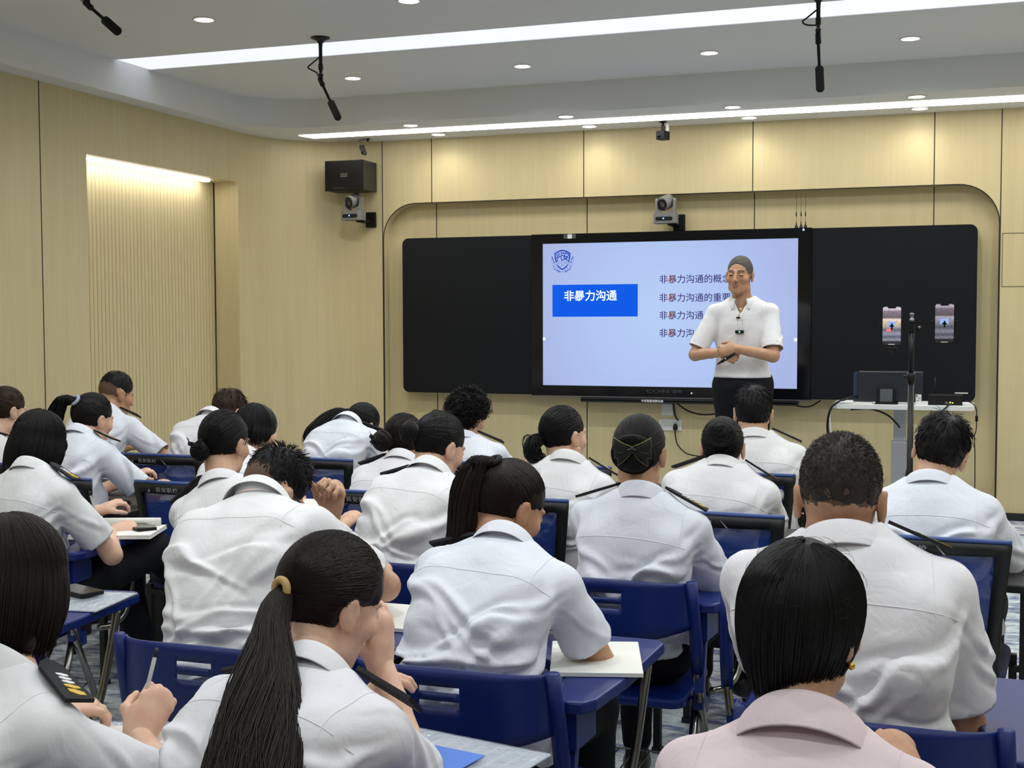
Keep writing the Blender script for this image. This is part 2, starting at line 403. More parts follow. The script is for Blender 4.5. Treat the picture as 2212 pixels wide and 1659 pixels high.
# crest: shield, two characters, ribbon, wreath; unit square drawn from the slide
CX, CZ, CS = sx(1218), sz(.1275), .235
def cp(u, v): return (CX + (u - .475) * CS, CZ + (.46 - v) * CS)
def stroke(b, pts, w, y=-.0062):
    for (p, q) in zip(pts[:-1], pts[1:]):
        P, Q = Vector(cp(*p)), Vector(cp(*q)); d = Q - P
        if d.length < 1e-6: continue
        d.normalize(); n_ = Vector((-d.y, d.x)) * w * CS * .68; e = d * w * CS * .4
        flat(b, [tuple(P - e + n_), tuple(P - e - n_), tuple(Q + e - n_), tuple(Q + e + n_)], y, y + .001)
b = MB()
arch = [(.225 + .5 * t, .2 - .1 * sin(pi * t)) for t in [i / 12 for i in range(13)]]
stroke(b, arch, .03); stroke(b, [(.225, .2), (.235, .33), (.27, .47)], .03); stroke(b, [(.725, .2), (.715, .33), (.68, .47)], .03)
stroke(b, [(.31, .57), (.36, .635), (.42, .68), (.475, .705), (.53, .68), (.59, .635), (.64, .57)], .03)
for p in ([(.285, .215), (.305, .285)], [(.355, .175), (.36, .265)], [(.445, .145), (.43, .24)], [(.27, .335), (.36, .305), (.47, .265), (.56, .285), (.67, .33)],
          [(.315, .36), (.305, .445)], [(.43, .32), (.45, .415)], [(.495, .17), (.495, .22)], [(.495, .172), (.68, .225), (.675, .28)], [(.585, .16), (.605, .19)],
          [(.545, .24), (.53, .33), (.585, .37), (.65, .425)], [(.635, .29), (.61, .355), (.485, .405)]): stroke(b, p, .024)
def leaf(b, u, v, ang, l=.095, w=.036):
    a = radians(ang); pts = []
    for t in (0, .25, .5, .75, 1): pts.append((u + l * (t - .5) * cos(a) - w / 2 * sin(pi * t) * -sin(a), v - l * (t - .5) * sin(a) - w / 2 * sin(pi * t) * cos(a)))
    for t in (.75, .5, .25): pts.append((u + l * (t - .5) * cos(a) + w / 2 * sin(pi * t) * -sin(a), v - l * (t - .5) * sin(a) + w / 2 * sin(pi * t) * cos(a)))
    flat(b, [cp(*p) for p in pts], -.0062, -.0052)
for (u, v, a) in ((.13, .325, 92), (.165, .385, 100), (.115, .42, 128), (.19, .475, 92), (.13, .5, 132), (.145, .565, 140), (.2, .635, 150), (.23, .70, 162), (.3, .735, 172), (.36, .775, 178), (.305, .665, 128), (.385, .75, 150)):
    leaf(b, u, v, a); leaf(b, .95 - u, v, 180 - a)
b.build('crest_shield', LOGO, scr)
b = MB()
rib = lambda v0: [(.235 + .48 * t, v0 - .055 * sin(pi * t)) for t in [i / 12 for i in range(13)]]
stroke(b, rib(.49), .008); stroke(b, rib(.57), .008); stroke(b, [(.235, .49), (.25, .57)], .008); stroke(b, [(.715, .49), (.70, .57)], .008)
stroke(b, [(.235, .53), (.16, .59), (.2, .6), (.185, .64), (.29, .6)], .008); stroke(b, [(.715, .53), (.79, .59), (.75, .6), (.765, .64), (.66, .6)], .008)
stroke(b, [(.44, .55), (.51, .55)], .014); stroke(b, [(.41, .80), (.475, .765), (.54, .80)], .012)
for i, ch in enumerate('XING-AN GROUP'):
    t = (i + .5) / 13; u, v = .25 + .45 * t, .545 - .055 * sin(pi * t); vs, fs = text_mesh(ch, .0125, 0, .0002, 'CENTER'); p = cp(u, v); a = .35 * cos(pi * t)
    b.add([(p[0] + q.x * cos(a) - q.y * sin(a), -.0064, p[1] + q.x * sin(a) + q.y * cos(a)) for q in vs], fs)
p = cp(.475, .625); vs, fs = text_mesh('1999', .017, 0, .0002, 'CENTER'); b.add([(p[0] + q.x, -.0064, p[1] + q.y) for q in vs], fs)
b.build('crest_ribbon', LOGL, scr)
# maker's lettering, stickers
def board_text(b, txt, x, z, size, y, bold=0.0, sx_=1.0):
    vs, fs = text_mesh(txt, size, 0, bold); b.add([(x + v.x * sx_, y, z + v.y) for v in vs], fs)
b = MB(); board_text(b, 'COIN', -2.155, .985, .034, -.0135, .0, 2.0); b.build('maker_lettering', GREYT, bd); b = MB(); board_text(b, '欧帝', -1.955, .985, .03, -.0135, 0, 1.2); b.build('maker_lettering', GREYT, bd)
b = MB(); b.lathe([(.001, 0), (.006, 0), (.006, .003), (.001, .003)], (-1.815, -.012, .985), 12, (0, -1, 0)); b.build('power_light', mat('power_light', (.7, .8, .7), .4, emit=(.5, .6, .5), es=.6), bd)
b = MB(); board_text(b, '中安智能电教设备', -2.19, .916, .021, -.0215, .0003); b.build('bar_lettering', WHT, bd)
b = MB(); b.bb((-1.03, -.0125, 2.147), (-1.018, -.011, 2.16)); b.build('camera_light', mat('camera_light', (.5, .8, .9), .4, emit=(.3, .7, .9), es=1), bd)
STK = mat('grey_sticker', srgb(70, 76, 74), .6)
b = MB(); b.bb((-2.79, -.0145, 2.131), (-2.76, -.012, 2.163)); b.bb((-2.722, -.0145, 2.131), (-2.695, -.012, 2.163)); b.cur = 1; b.bb((-2.758, -.0145, 2.131), (-2.724, -.012, 2.163)); b.build('sticker', [STK, PLW], bd)
b = MB()
for q in ((.0, 1.013, .085, 1.021), ):
    b.bb((q[0], -.002, q[1]), (q[2], 0, q[3]))
b.build('notice_sticker', PLW, bd)

# ------------------------------------------------------------------ cameras, loudspeaker, microphones
BLK = mat('black_plastic', srgb(13, 14, 16), .5, spec=.3); BLKM = mat('black_metal', srgb(24, 24, 26), .35, .3); DGR = mat('dark_grey_plastic', srgb(46, 45, 42), .55)
GRY = mat('grey_camera_shell', srgb(120, 120, 118), .45); CHR = mat('chrome', srgb(190, 190, 188), .18, 1.0); LENS = mat('lens_glass', srgb(6, 6, 10), .08)
def cable(name, pts, r, m, label, n=10, cat='cable'):
    b = MB(); b.tube(bez(pts, n), r, 8); return tag(b.build(name, m), label, cat)
def ptz(x, y, z, wy, label, bx=.07):
    t = thing('pan_tilt_camera', label, 'camera', (x, y, z)); t.scale = (1.0, 1.0, 1.12)
    b = MB(); b.prism(rrect(-.085, -.07, .085, .06, .03), -.012, .05); b.build('base', GRY, t)
    b = MB(); b.prism(rrect(-.062, -.004, .062, .020, .009), -.003, .003, lambda u, v, d: (u, -.070 + d, v + .008)); f_ = b.build('front_window', BLK, t)
    b = MB(); b.lathe([(.0005, 0), (.005, 0), (.005, .002), (.0005, .002)], (-.004, -.0745, .017), 10, (0, -1, 0)); b.build('blue_light', mat('blue_led', (.1, .2, .8), .4, emit=(.15, .35, 1), es=3), f_)
    b = MB()
    for q in (-1, 1):
        b.prism([(-.035, .04), (.035, .04), (.028, .135), (.018, .15), (-.018, .15), (-.028, .135)], q * .058, q * .074, lambda u, v, d: (d, u, v))
    vs = [(.058 * cos(a), .05 + .05 - .05 * sin(a) * .9) for a in [pi * i / 12 for i in range(13)]]
    b.prism([(-.066, .045)] + [(-u, v) for u, v in vs] + [(.066, .045)], -.034, .034, lambda u, v, d: (u, d, v)); b.build('yoke', GRY, t)
    b = MB(); b.lathe([(.02, -.05), (.045, -.045), (.047, 0), (.047, .045), (.040, .055), (.038, .052)], (0, .0, .125), 28, (-.35, -.85, -.28)); h = b.build('camera_head', GRY, t)
    b = MB(); a = Vector((-.35, -.85, -.28)).normalized(); b.lathe([(.0005, .04), (.036, .04), (.038, .0565), (.026, .0575), (.020, .052), (.0005, .052)], (0, 0, .125), 28, tuple(a)); b.build('lens', LENS, h)
    b = MB(); d = wy - y; b.box((bx, d - .012, .0), (.09, .02, .11), None, .008); b.box((bx * .6, d * .5 + .01, -.012), (.07, max(d - .02, .02), .02)); b.build('wall_bracket', BLK, t)
ptz(-4.45, 9.06, 2.315, 9.235, 'grey pan tilt camera under the loudspeaker on the curved wall corner')
ptz(-2.005, 9.20, 2.235, 9.345, 'grey pan tilt camera above the bright display')
t = thing('loudspeaker', 'black box loudspeaker high on the wall left of the board', 'speaker', (-4.495, 9.0, 2.645))
b = MB(); b.bb((-.165, 0.004, -.115), (.165, .23, .115), .006); b.build('cabinet', DGR, t)
b = MB(); b.bb((-.168, -.012, -.117), (.160, .006, .117), .005); b.build('grille', BLK, t)
b = MB(); b.bb((-.03, -.016, -.012), (.028, -.012, .016)); g = b.build('badge', ALU, t)
b = MB(); vs, fs = text_mesh('TAIDE', .016, 0, .0003, 'CENTER'); b.add([(v.x, -.0168, v.y - .003) for v in vs], fs); b.build('badge_lettering', BLK, g)
b = MB(); b.bb((-.10, -.0135, -.10), (.0, -.012, -.092)); b.build('lower_vent', DGR, t)
b = MB(); b.bb((-.08, .21, -.05), (.08, .255, .05)); b.build('wall_bracket', BLK, t)
t = thing('ceiling_camera', 'small grey camera on a bent conduit under the soffit above the loudspeaker', 'camera', (-4.335, 9.08, ZS)); t.scale = (.72, .72, .72)
b = MB(); b.lathe([(.0005, -.006), (.03, -.006), (.03, 0), (.0005, 0)], (0, 0, 0), 18); b.tube([(0, 0, 0), (.0, 0, -.03)], .012, 10); b.build('mount', BLK, t)
b = MB(); b.tube(bez([(0, 0, -.012), (-.05, -.01, -.008), (-.10, -.01, -.02), (-.105, -.01, -.055), (-.085, -.01, -.08)], 8), .011, 10); b.build('conduit', GRY, t)
b = MB(); q = Vector((0, 0, 1)).rotation_difference(Vector((.45, -.3, -.8))).to_matrix(); b.box((-.055, -.01, -.115), (.06, .055, .085), q, .006); b.lathe([(.02, 0), (.022, .03), (.012, .04)], (-.033, -.02, -.14), 12, (.45, -.3, -.8)); b.build('housing', DGR, t)
t = thing('ceiling_camera', 'small black box camera hanging under the soffit above the display', 'camera', (-1.99, 9.02, ZS))
b = MB(); b.lathe([(.0005, -.006), (.028, -.006), (.028, 0), (.0005, 0)], (0, 0, 0), 18); b.tube([(0, 0, 0), (0, 0, -.045)], .01, 10); b.box((.0, 0, -.045), (.022, .03, .03)); b.build('mount', BLK, t)
b = MB(); b.box((.028, .02, -.05), (.022, .02, .075), None, .004); b.build('cover', PLW, t)
b = MB(); b.box((.002, -.01, -.10), (.066, .085, .062), Matrix.Rotation(radians(-18), 3, 'Z'), .005); b.lathe([(.0005, 0), (.012, 0), (.012, .004), (.0005, .004)], (-.022, -.052, -.105), 12, (-.2, -1, 0)); b.build('housing', BLK, t)
def hanging_mic(x, y, label, d, joint=-.2, l=.27):
    t = thing('hanging_microphone', label, 'microphone', (x, y, ZC)); d = Vector(d).normalized()
    b = MB(); b.lathe([(.0005, 0), (.055, 0), (.053, -.008), (.025, -.018), (.012, -.035), (.0105, -.06)], (0, 0, 0), 24); b.tube([(0, 0, -.03), (0, 0, joint + .05)], .0105, 12); b.lathe([(.0105, 0), (.014, -.004), (.014, -.032), (.009, -.045), (.009, -.055)], (0, 0, joint + .055), 16); b.build('stem', BLKM, t)
    b = MB(); b.lathe([(.013, 0), (.015, -.004), (.0125, -.012), (.0125, -.04), (.008, -.048)], (0, 0, joint - .004), 16); b.build('swivel_joint', BLK, t)
    e = Vector((0, 0, joint - .045)); b = MB(); b.tube([e - d * .02, e + d * .03, e + d * .035, e + d * (l * .55)], [.0135, .0145, .008, .0075], 12); b.build('gooseneck', BLK, t)
    b = MB(); b.tube([e + d * (l * .52), e + d * (l * .56), e + d * (l * .96), e + d * l], [.012, .021, .021, .012], 14); b.build('foam_head', mat('black_foam', srgb(10, 10, 11), .95), t)
    b = MB(); b.tube([e - d * .062, e - d * .016], .0085, 10); b.build('connector', ALU, t)
    b = MB(); b.tube(bez([(-.008, 0, joint + .09), (-.05, -.012, joint + .055), (-.075, -.012, joint + .035), (-.055, 0, joint + .02), tuple(e - d * .06)], 8), .0042, 8); b.build('lead', BLK, t)
hanging_mic(-3.437, 6.59, 'black microphone hanging from the ceiling before the long light slot at left', (.36, -.12, -.62))
hanging_mic(-.668, 6.58, 'black microphone hanging straight down from the ceiling at right', (.05, .0, -1), -.16)
hanging_mic(-3.82, 5.02, 'black microphone hanging slantwise at the top left corner of the photo', (.17, -.03, -.13), -.095, .25)
for i, x in enumerate((-1.082, -1.049, -1.018)):
    t = thing('antenna', ('left', 'middle', 'right')[i] + ' one of three thin whip antennas standing on the display', 'antenna', (x, 9.285, 2.168), 0, 'whip antennas on the display')
    b = MB(); b.lathe([(.0005, 0), (.014, 0), (.012, .006), (.004, .03), (.0025, .05)], (0, 0, 0), 14); b.build('foot', BLK, t)
    b = MB(); b.tube([(0, 0, .045), (0, 0, .245)], .0013, 6); b.tube([(0, 0, .085), (0, 0, .115)], .0042, 8); b.build('whip', BLKM, t)

# ------------------------------------------------------------------ sockets and leads under the display
t = thing('blank_plate', 'square white wall plate just under the display bar', 'wall plate', (-2.019, 9.345, .853))
b = MB(); b.box((0, -.005, 0), (.088, .010, .086), None, .003); b.build('plate', PLW, t)
t = thing('wall_socket', 'double white wall socket with one black plug below the display', 'socket', (-1.997, 9.345, .74))
b = MB(); b.box((0, -.005, 0), (.175, .010, .086), None, .003); b.build('plate', PLW, t)
b = MB()
for cx in (-.045, .04):
    for (u, v) in ((-.008, .022), (.008, .022), (0, -.005), (-.009, -.02), (.009, -.02)): b.box((cx + u, -.0105, v), (.0025, .0015, .008))
b.build('socket_holes', mat('socket_holes', srgb(120, 126, 126), .6), t)
t = thing('power_plug', 'black plug with its lead in the right half of the wall socket', 'plug', (-1.957, 9.333, .727))
b = MB(); b.lathe([(.012, -.025), (.017, -.015), (.017, 0), (.012, .02), (.004, .026)], (0, -.012, .0), 16); b.build('plug_body', BLK, t)
b = MB(); b.tube(bez([(0, -.014, -.022), (.002, -.016, -.06), (.02, -.02, -.13), (.08, -.02, -.19), (.16, -.02, -.21), (.30, -.02, -.22)], 8), .0045, 8); b.build('lead', BLK, t)
cable('power_cable', [(-1.972, 9.33, .905), (-1.968, 9.328, .85), (-1.955, 9.328, .80), (-1.935, 9.33, .775)], .006, BLK, 'short black cable running from the display bar down to the wall socket')
cable('signal_cable', [(-1.93, 9.26, .905), (-1.85, 9.28, .85), (-1.74, 9.29, .825), (-1.6, 9.29, .84), (-1.45, 9.29, .86)], .006, BLK, 'black cable sagging under the display behind the lecturer')
cable('signal_cable', [(-1.18, 9.28, .94), (-1.08, 9.29, .905), (-.98, 9.29, .90), (-.90, 9.28, .945)], .005, BLK, 'short black cable loop under the right end of the display')

# ------------------------------------------------------------------ lectern table, monitor, phone stand
WT = mat('white_table_laminate', srgb(226, 228, 228), .35); SILV = mat('silver_column', srgb(176, 178, 184), .4, .4)
t = thing('standing_table', 'white standing table on a silver column before the right black board', 'table', (-.325, 8.4, .153))
b = MB(); b.prism(rrect(-.40, -.22, .44, .22, .06), .815, .842); b.build('tabletop', WT, t)
b = MB(); b.bb((-.05, -.035, .03), (.05, .035, .60), .004); b.bb((-.038, -.025, .58), (.038, .025, .815), .003); b.bb((-.008, -.037, .1), (.008, -.034, .58)); b.bb((-.03, -.06, .155), (.03, -.034, .19)); b.build('column', SILV, t)
b = MB(); b.bb((-.28, -.22, .0), (-.20, .22, .035), .01); b.bb((.20, -.22, 0), (.28, .22, .035), .01); b.bb((-.28, -.04, .005), (.28, .04, .035), .008); b.build('foot', SILV, t)
ZT = .153 + .842
t = thing('monitor', 'back of a black screen on the white standing table', 'monitor', (-.385, 8.33, ZT))
b = MB(); b.box((0, 0, .105), (.39, .022, .19), None, .005); b.build('back_shell', mat('dark_glossy_shell', srgb(36, 42, 50), .25), t)
b = MB(); b.bb((-.185, -.012, .196), (.197, .008, .2035)); b.build('silver_edge', ALU, t)
b = MB(); b.bb((-.222, .008, .01), (-.19, .02, .196)); b.build('side_panel', mat('navy_panel', srgb(40, 58, 84), .4), t)
b = MB(); b.bb((-.075, -.045, .0), (.035, -.01, .10), .004); b.bb((-.085, -.09, 0), (.05, .05, .008)); s_ = b.build('stand', BLK, t)
b = MB(); b.bb((-.057, -.049, .012), (.018, -.044, .092), .002); b.build('stand_cover', mat('grey_plastic', srgb(84, 90, 94), .5), s_)
b = MB(); b.bb((.155, -.014, .01), (.19, -.0125, .062)); st = b.build('sticker', PLW, t)
b = MB(); b.bb((.158, -.0148, .045), (.165, -.014, .058)); b.bb((.168, -.0148, .035), (.186, -.014, .038)); b.bb((.158, -.0148, .020), (.175, -.014, .023)); b.build('sticker_print', DGR, st)
t = thing('receiver_box', 'flat black receiver box with small lit lamps at the right end of the white table', 'electronic box', (-.055, 8.33, ZT))
b = MB(); b.box((0, 0, .032), (.20, .13, .062), None, .004); b.build('case', BLK, t)
b = MB(); b.bb((.0, -.0675, .01), (.016, -.0655, .022)); b.build('connector', ALU, t)
b = MB(); b.bb((.025, -.0675, .012), (.034, -.0655, .022)); b.bb((.04, -.0675, .012), (.047, -.0655, .019)); b.build('lamps', mat('yellow_green_lamps', (.6, .7, .1), .4, emit=(.75, .85, .15), es=1.3), t)
b = MB(); b.tube([(-.062, .05, .06), (-.062, .05, .165)], .004, 8); b.build('aerial', BLK, t)
t = thing('paper_sheet', 'white papers under the left edge of the screen on the table', 'paper', (-.60, 8.36, ZT)); b = MB(); b.box((0, 0, .004), (.20, .28, .006), Matrix.Rotation(.1, 3, 'Z')); b.build('sheets', PLW, t)
t = thing('paper_sheet', 'white card lying between screen and receiver box', 'paper', (-.19, 8.31, ZT)); b = MB(); b.box((0, 0, .009), (.07, .12, .018)); b.build('card', PLW, t)
cable('white_cable', [(-.60, 8.22, ZT + .012), (-.70, 8.2, ZT + .006), (-.735, 8.17, .94), (-.73, 8.17, .82), (-.715, 8.2, .66), (-.69, 8.25, .30), (-.6, 8.3, .165)], .005, WHT, 'white cable over the left end of the white table')
cable('black_cable', [(-.58, 8.33, ZT + .04), (-.63, 8.25, ZT + .035), (-.72, 8.18, .985), (-.748, 8.16, .88), (-.738, 8.16, .76), (-.725, 8.19, .60), (-.66, 8.28, .17)], .008, BLK, 'thick black cable from the screen down the left end of the table')
cable('black_cable', [(-.62, 8.30, .955), (-.50, 8.28, .962), (-.40, 8.27, .93), (-.34, 8.28, .875), (-.325, 8.35, .845)], .006, BLK, 'black cable under the white tabletop into the column')
cable('black_cable', [(-.02, 8.26, ZT + .012), (-.04, 8.18, ZT + .002), (-.10, 8.15, .93), (-.17, 8.2, .80), (-.27, 8.28, .60), (-.30, 8.3, .42), (-.42, 8.3, .40), (-.56, 8.3, .47), (-.6, 8.4, .165)], .005, BLK, 'black cable looping from the receiver box past the column')
t = thing('mains_lead', 'black mains lead with a small block hanging off the right end of the table', 'cable', (.06, 8.3, ZT))
b = MB(); b.tube(bez([(-.02, .02, .03), (.03, -.02, .02), (.062, -.03, -.01), (.068, -.03, -.06)], 8), .0035, 8); b.tube(bez([(.068, -.03, -.095), (.066, -.03, -.15), (.056, -.02, -.2), (.062, 0, -.30), (.07, .1, -.842)], 8), .003, 8); b.build('lead', BLK, t)
b = MB(); b.box((.068, -.03, -.078), (.016, .014, .036), None, .004); b.build('filter_block', BLK, t)

# phone stand in the aisle
SX_, SY_ = -.168, 5.4
t = thing('phone_tripod', 'black tripod stand with a crossbar carrying two phones', 'tripod', (SX_, SY_, 0))
b = MB(); b.tube([(0, 0, .28), (0, 0, 1.30)], .0125, 14); b.tube([(0, 0, 1.28), (0, 0, 1.50)], .0105, 14); b.lathe([(.0125, 0), (.017, .003), (.017, .04), (.0125, .045)], (0, 0, 1.27), 16); b.build('pole', BLKM, t)
b = MB(); b.tube([(.012, 0, 1.295), (-.03, -.006, 1.30)], .005, 8); b.build('lever', BLK, t)
for k in range(3):
    a = radians(90 + 120 * k); b = MB(); b.tube([(.015 * cos(a), .015 * sin(a), .42), (.36 * cos(a), .36 * sin(a), .012)], .010, 10); b.build('leg', BLKM, t)
    b = MB(); b.tube([(.012 * cos(a), .012 * sin(a), .28), (.19 * cos(a), .19 * sin(a), .225)], .006, 8); b.build('brace', BLKM, t)
b = MB(); b.box((.0, 0, 1.515), (.21, .012, .012)); b.box((-.015, 0, 1.495), (.05, .025, .03)); b.box((.028, 0, 1.497), (.022, .022, .022)); b.build('crossbar', BLK, t)
b = MB(); b.lathe([(.010, 0), (.010, .012), (.006, .014), (.006, .024), (.009, .026), (.009, .034), (.004, .036)], (0, 0, 1.52), 14); b.build('top_screw', ALU, t)
b = MB(); b.lathe([(.0005, 0), (.006, 0), (.006, .01), (.0005, .01)], (.03, -.011, 1.498), 10, (0, -1, 0)); b.build('thumb_screw', ALU, t)
for q, cx in ((-1, -.077), (1, .125)):
    cz = 1.512 if q > 0 else 1.503; b = MB(); b.box((cx, .011, cz), (.045, .008, .10)); b.box((cx - .045, .002, cz - .005), (.008, .022, .035), None, .002); b.box((cx + .045, .002, cz - .005), (.008, .022, .035), None, .002); b.box((cx, .012, cz - .005), (.095, .006, .016))
    if q < 0: b.box((cx - .005, .006, cz - .093), (.05, .02, .012)); b.box((cx - .008, .006, cz - .106), (.02, .02, .01))
    b.build('phone_clamp', BLK, t)
def phone_screen(name, warm):
    m = mat(name, (.02, .02, .02), .2); v = coords(m); sep = nd(m, 'ShaderNodeSeparateXYZ'); lk(m, v, sep.inputs[0])
    mp = nd(m, 'ShaderNodeMapRange'); mp.inputs[1].default_value = -.08; mp.inputs[2].default_value = .08; lk(m, sep.outputs['Z'], mp.inputs[0])
    a = ramp(m, mp.outputs[0], [(.0, (.01, .01, .015)), (.10, (.02, .02, .03)), (.14, (.30, .30, .38)), (.22, (.10, .11, .16)), (.30, (.32, .33, .42)), (.40, (.12, .12, .18)), (.47, (.42, .38, .36) if warm else (.25, .24, .30)), (.58, (.75, .55, .35) if warm else (.45, .42, .48)), (.66, (.95, .80, .68) if warm else (.62, .60, .72)), (.70, (.16, .13, .15)), (.86, (.25, .2, .26)), (.93, (.75, .66, .78)), (1., (.3, .3, .4))])
    n = noise_tex(m, coords(m, (60, 1, 90)), 3.0, 3, .6); mx = nd(m, 'ShaderNodeMix', data_type='RGBA', blend_type='MULTIPLY'); mx.inputs[0].default_value = .7; lk(m, a, mx.inputs[6]); lk(m, ramp(m, n, [(.35, (.35, .35, .4)), (.6, (1.25, 1.2, 1.2))]), mx.inputs[7])
    lk(m, mx.outputs[2], bsdf(m).inputs['Emission Color']); bsdf(m).inputs['Emission Strength'].default_value = 1.0 if warm else .7; return m
def phone(x, y, z, label, warm):
    t = thing('phone', label, 'phone', (x, y, z)); fr = lambda u, v, d: (u, d, v)
    b = MB(); b.prism(rrect(-.040, -.083, .040, .083, .012), -.001, .010, fr); b.build('case', BLK, t)
    b = MB(); b.prism(rrect(-.0355, -.077, .0355, .077, .009), -.0022, -.001, fr); s = b.build('screen', phone_screen('phone_picture_warm' if warm else 'phone_picture_cool', warm), t)
    b = MB(); b.prism(rrect(-.016, .070, .016, .0772, .003), -.0028, -.0022, fr); b.build('notch', BLK, s)
    b = MB(); b.prism(rrect(-.017, -.004, .016, .018, .001), -.0028, -.0022, fr); b.build('tiny_display', mat('tiny_display', (.1, .1, .1), .4, emit=srgb(150, 180, 240), es=.9), s)
    b = MB(); b.prism(rrect(-.009, -.004, .009, .002, .001), -.0034, -.0028, fr); b.prism(rrect(-.003, -.016, .004, .010, .001), -.0034, -.0028, fr); b.build('tiny_lecturer', BLK, s)
    if warm: b = MB(); b.prism(rrect(-.021, -.024, -.004, -.012, .001), -.0034, -.0028, fr); b.build('red_caption', mat('red_caption', (.5, .1, .1), .4, emit=(.8, .15, .14), es=.9), s)
    b = MB(); b.prism(rrect(-.013, -.0765, .013, -.0735, .001), -.0028, -.0022, fr); b.build('home_bar', WHT, s)
phone(SX_ - .077, SY_ - .006, 1.504, 'left phone on the tripod showing a bright picture of the hall', True)
phone(SX_ + .125, SY_ - .006, 1.514, 'right phone on the tripod showing a dimmer picture of the hall', False)

# ------------------------------------------------------------------ chairs with writing boards
BLU = mat('blue_plastic', srgb(11, 35, 106), .36, spec=.45); TUBE = mat('steel_tube', srgb(150, 148, 140), .25, 1.0); RUB = mat('rubber_foot', srgb(16, 16, 16), .7)
def mesh_mat():
    m = mat('blue_mesh_fabric', srgb(30, 62, 142), .7, spec=.25)
    w1 = nd(m, 'ShaderNodeTexWave'); w1.bands_direction = 'X'; w1.inputs['Scale'].default_value = 120; lk(m, coords(m), w1.inputs['Vector'])
    w2 = nd(m, 'ShaderNodeTexWave'); w2.bands_direction = 'Z'; w2.inputs['Scale'].default_value = 120; lk(m, coords(m), w2.inputs['Vector'])
    mu = nd(m, 'ShaderNodeMath', operation='MULTIPLY'); lk(m, w1.outputs['Fac'], mu.inputs[0]); lk(m, w2.outputs['Fac'], mu.inputs[1])
    lk(m, ramp(m, mu.outputs[0], [(.0, srgb(20, 42, 108)), (.5, srgb(40, 78, 168))]), bsdf(m).inputs['Base Color'])
    lk(m, ramp(m, mu.outputs[0], [(.02, (.80, .80, .80)), (.25, (1, 1, 1))]), bsdf(m).inputs['Alpha']); return m
MESHB = mesh_mat(); CUSH = mat('dark_blue_cushion', srgb(22, 34, 74), .8); FRAMEB = mat('black_chair_plastic', srgb(11, 12, 14), .5); RIMB = mat('blue_edge_plastic', srgb(52, 78, 140), .4)
CLET = mat('worn_grey_lettering', srgb(150, 150, 156), .6)

def plastic_chair():
    t = thing('training_chair', 'x', 'chair')
    nu, xs = 28, []
    us = sorted(set([-1 + 2 * i / nu for i in range(nu + 1)] + [-.20, .20, -.21, .21]))
    def row(z_of): return [z_of(u) for u in us]
    zt = lambda u: .805 - .012 * u * u; zb = lambda u: .618 + .060 * max(0, abs(u) - .25) ** 1.0
    levels = [zt, lambda u: .785, lambda u: .766, lambda u: .752, lambda u: .735, lambda u: .721, lambda u: .70, lambda u: .5 * (.70 + zb(u)), zb]
    Y = lambda u, z: .055 * abs(u) ** 5 + .022 * u * u - .10 * (z - .55) * .35 - .004
    vs = []; fs = []; k = len(us)
    for L in levels:
        for u in us: z = L(u); vs.append((u * .235, Y(u, z), z))
    for j in range(len(levels) - 1):
        for i in range(k - 1):
            if j in (2, 4) and -.205 < (us[i] + us[i + 1]) / 2 < .205: continue
            fs.append((j * k + i, j * k + i + 1, (j + 1) * k + i + 1, (j + 1) * k + i))
    b = MB(); b.add(vs, fs, True); o = b.build('backrest', BLU, t); md = o.modifiers.new('shell', 'SOLIDIFY'); md.thickness = .007; md.offset = 0
    for q in (-1, 1):
        b = MB(); b.tube([(q * .236, .040, .80), (q * .240, .062, .70), (q * .242, .085, .60), (q * .242, .10, .52)], [.016, .018, .019, .017], 10, flat=.75); b.build('upright', BLU, t)
        b = MB(); b.tube([(q * .242, .095, .53), (q * .242, .24, .28), (q * .242, .40, .015)], .0125, 12); b.lathe([(.016, 0), (.016, .03), (.0125, .032)], (q * .242, .405, 0), 12); b.build('front_leg', TUBE, t)
        b = MB(); b.tube([(q * .222, .19, .43), (q * .222, .09, .22), (q * .222, -.005, .015)], .0125, 12); b.lathe([(.016, 0), (.016, .03), (.0125, .032)], (q * .222, -.01, 0), 12); b.build('rear_leg', TUBE, t)
        b = MB(); b.box((q * .236, .165, .435), (.030, .05, .06), None, .006); b.box((q * .238, .215, .40), (.024, .05, .05), None, .006); b.build('hinge', BLU, t)
    b = MB(); b.prism(rrect(-.212, .06, .212, .475, .05), .424, .452); o = b.build('seat', BLU, t); md = o.modifiers.new('soft', 'BEVEL'); md.width = .008; md.segments = 2
    poly = [(.222, .12), (.232, .085), (.255, .072), (.292, .075), (.312, .11), (.335, .30), (.348, .615), (.325, .645), (-.10, .648), (-.128, .62), (-.132, .44), (-.11, .41), (.10, .395), (.165, .34), (.195, .26)]
    b = MB(); b.prism(poly, .706, .734); o = b.build('writing_board', BLU, t); md = o.modifiers.new('soft', 'BEVEL'); md.width = .006; md.segments = 2
    b = MB(); b.prism([(.238, .10), (.270, .10), (.280, .22), (.248, .22)], .62, .708); b.box((.25, .115, .55), (.026, .03, .16), Matrix.Rotation(-.25, 3, 'X')); b.build('arm_bracket', BLU, t)
    b = MB(); b.tube(bez([(.328, .52, .708), (.318, .495, .60), (.308, .47, .50), (.298, .44, .435), (.27, .395, .405), (.238, .35, .405)], 6), .0115, 12); b.build('board_strut', TUBE, t)
    b = MB()
    for y in (.10, .33): b.tube([(-.235, y, .205), (.235, y, .205)], .0032, 6)
    for i in range(9): x = -.20 + .05 * i; b.tube([(x, .08, .20), (x, .35, .20)], .0024, 6)
    b.build('wire_basket', TUBE, t); return t

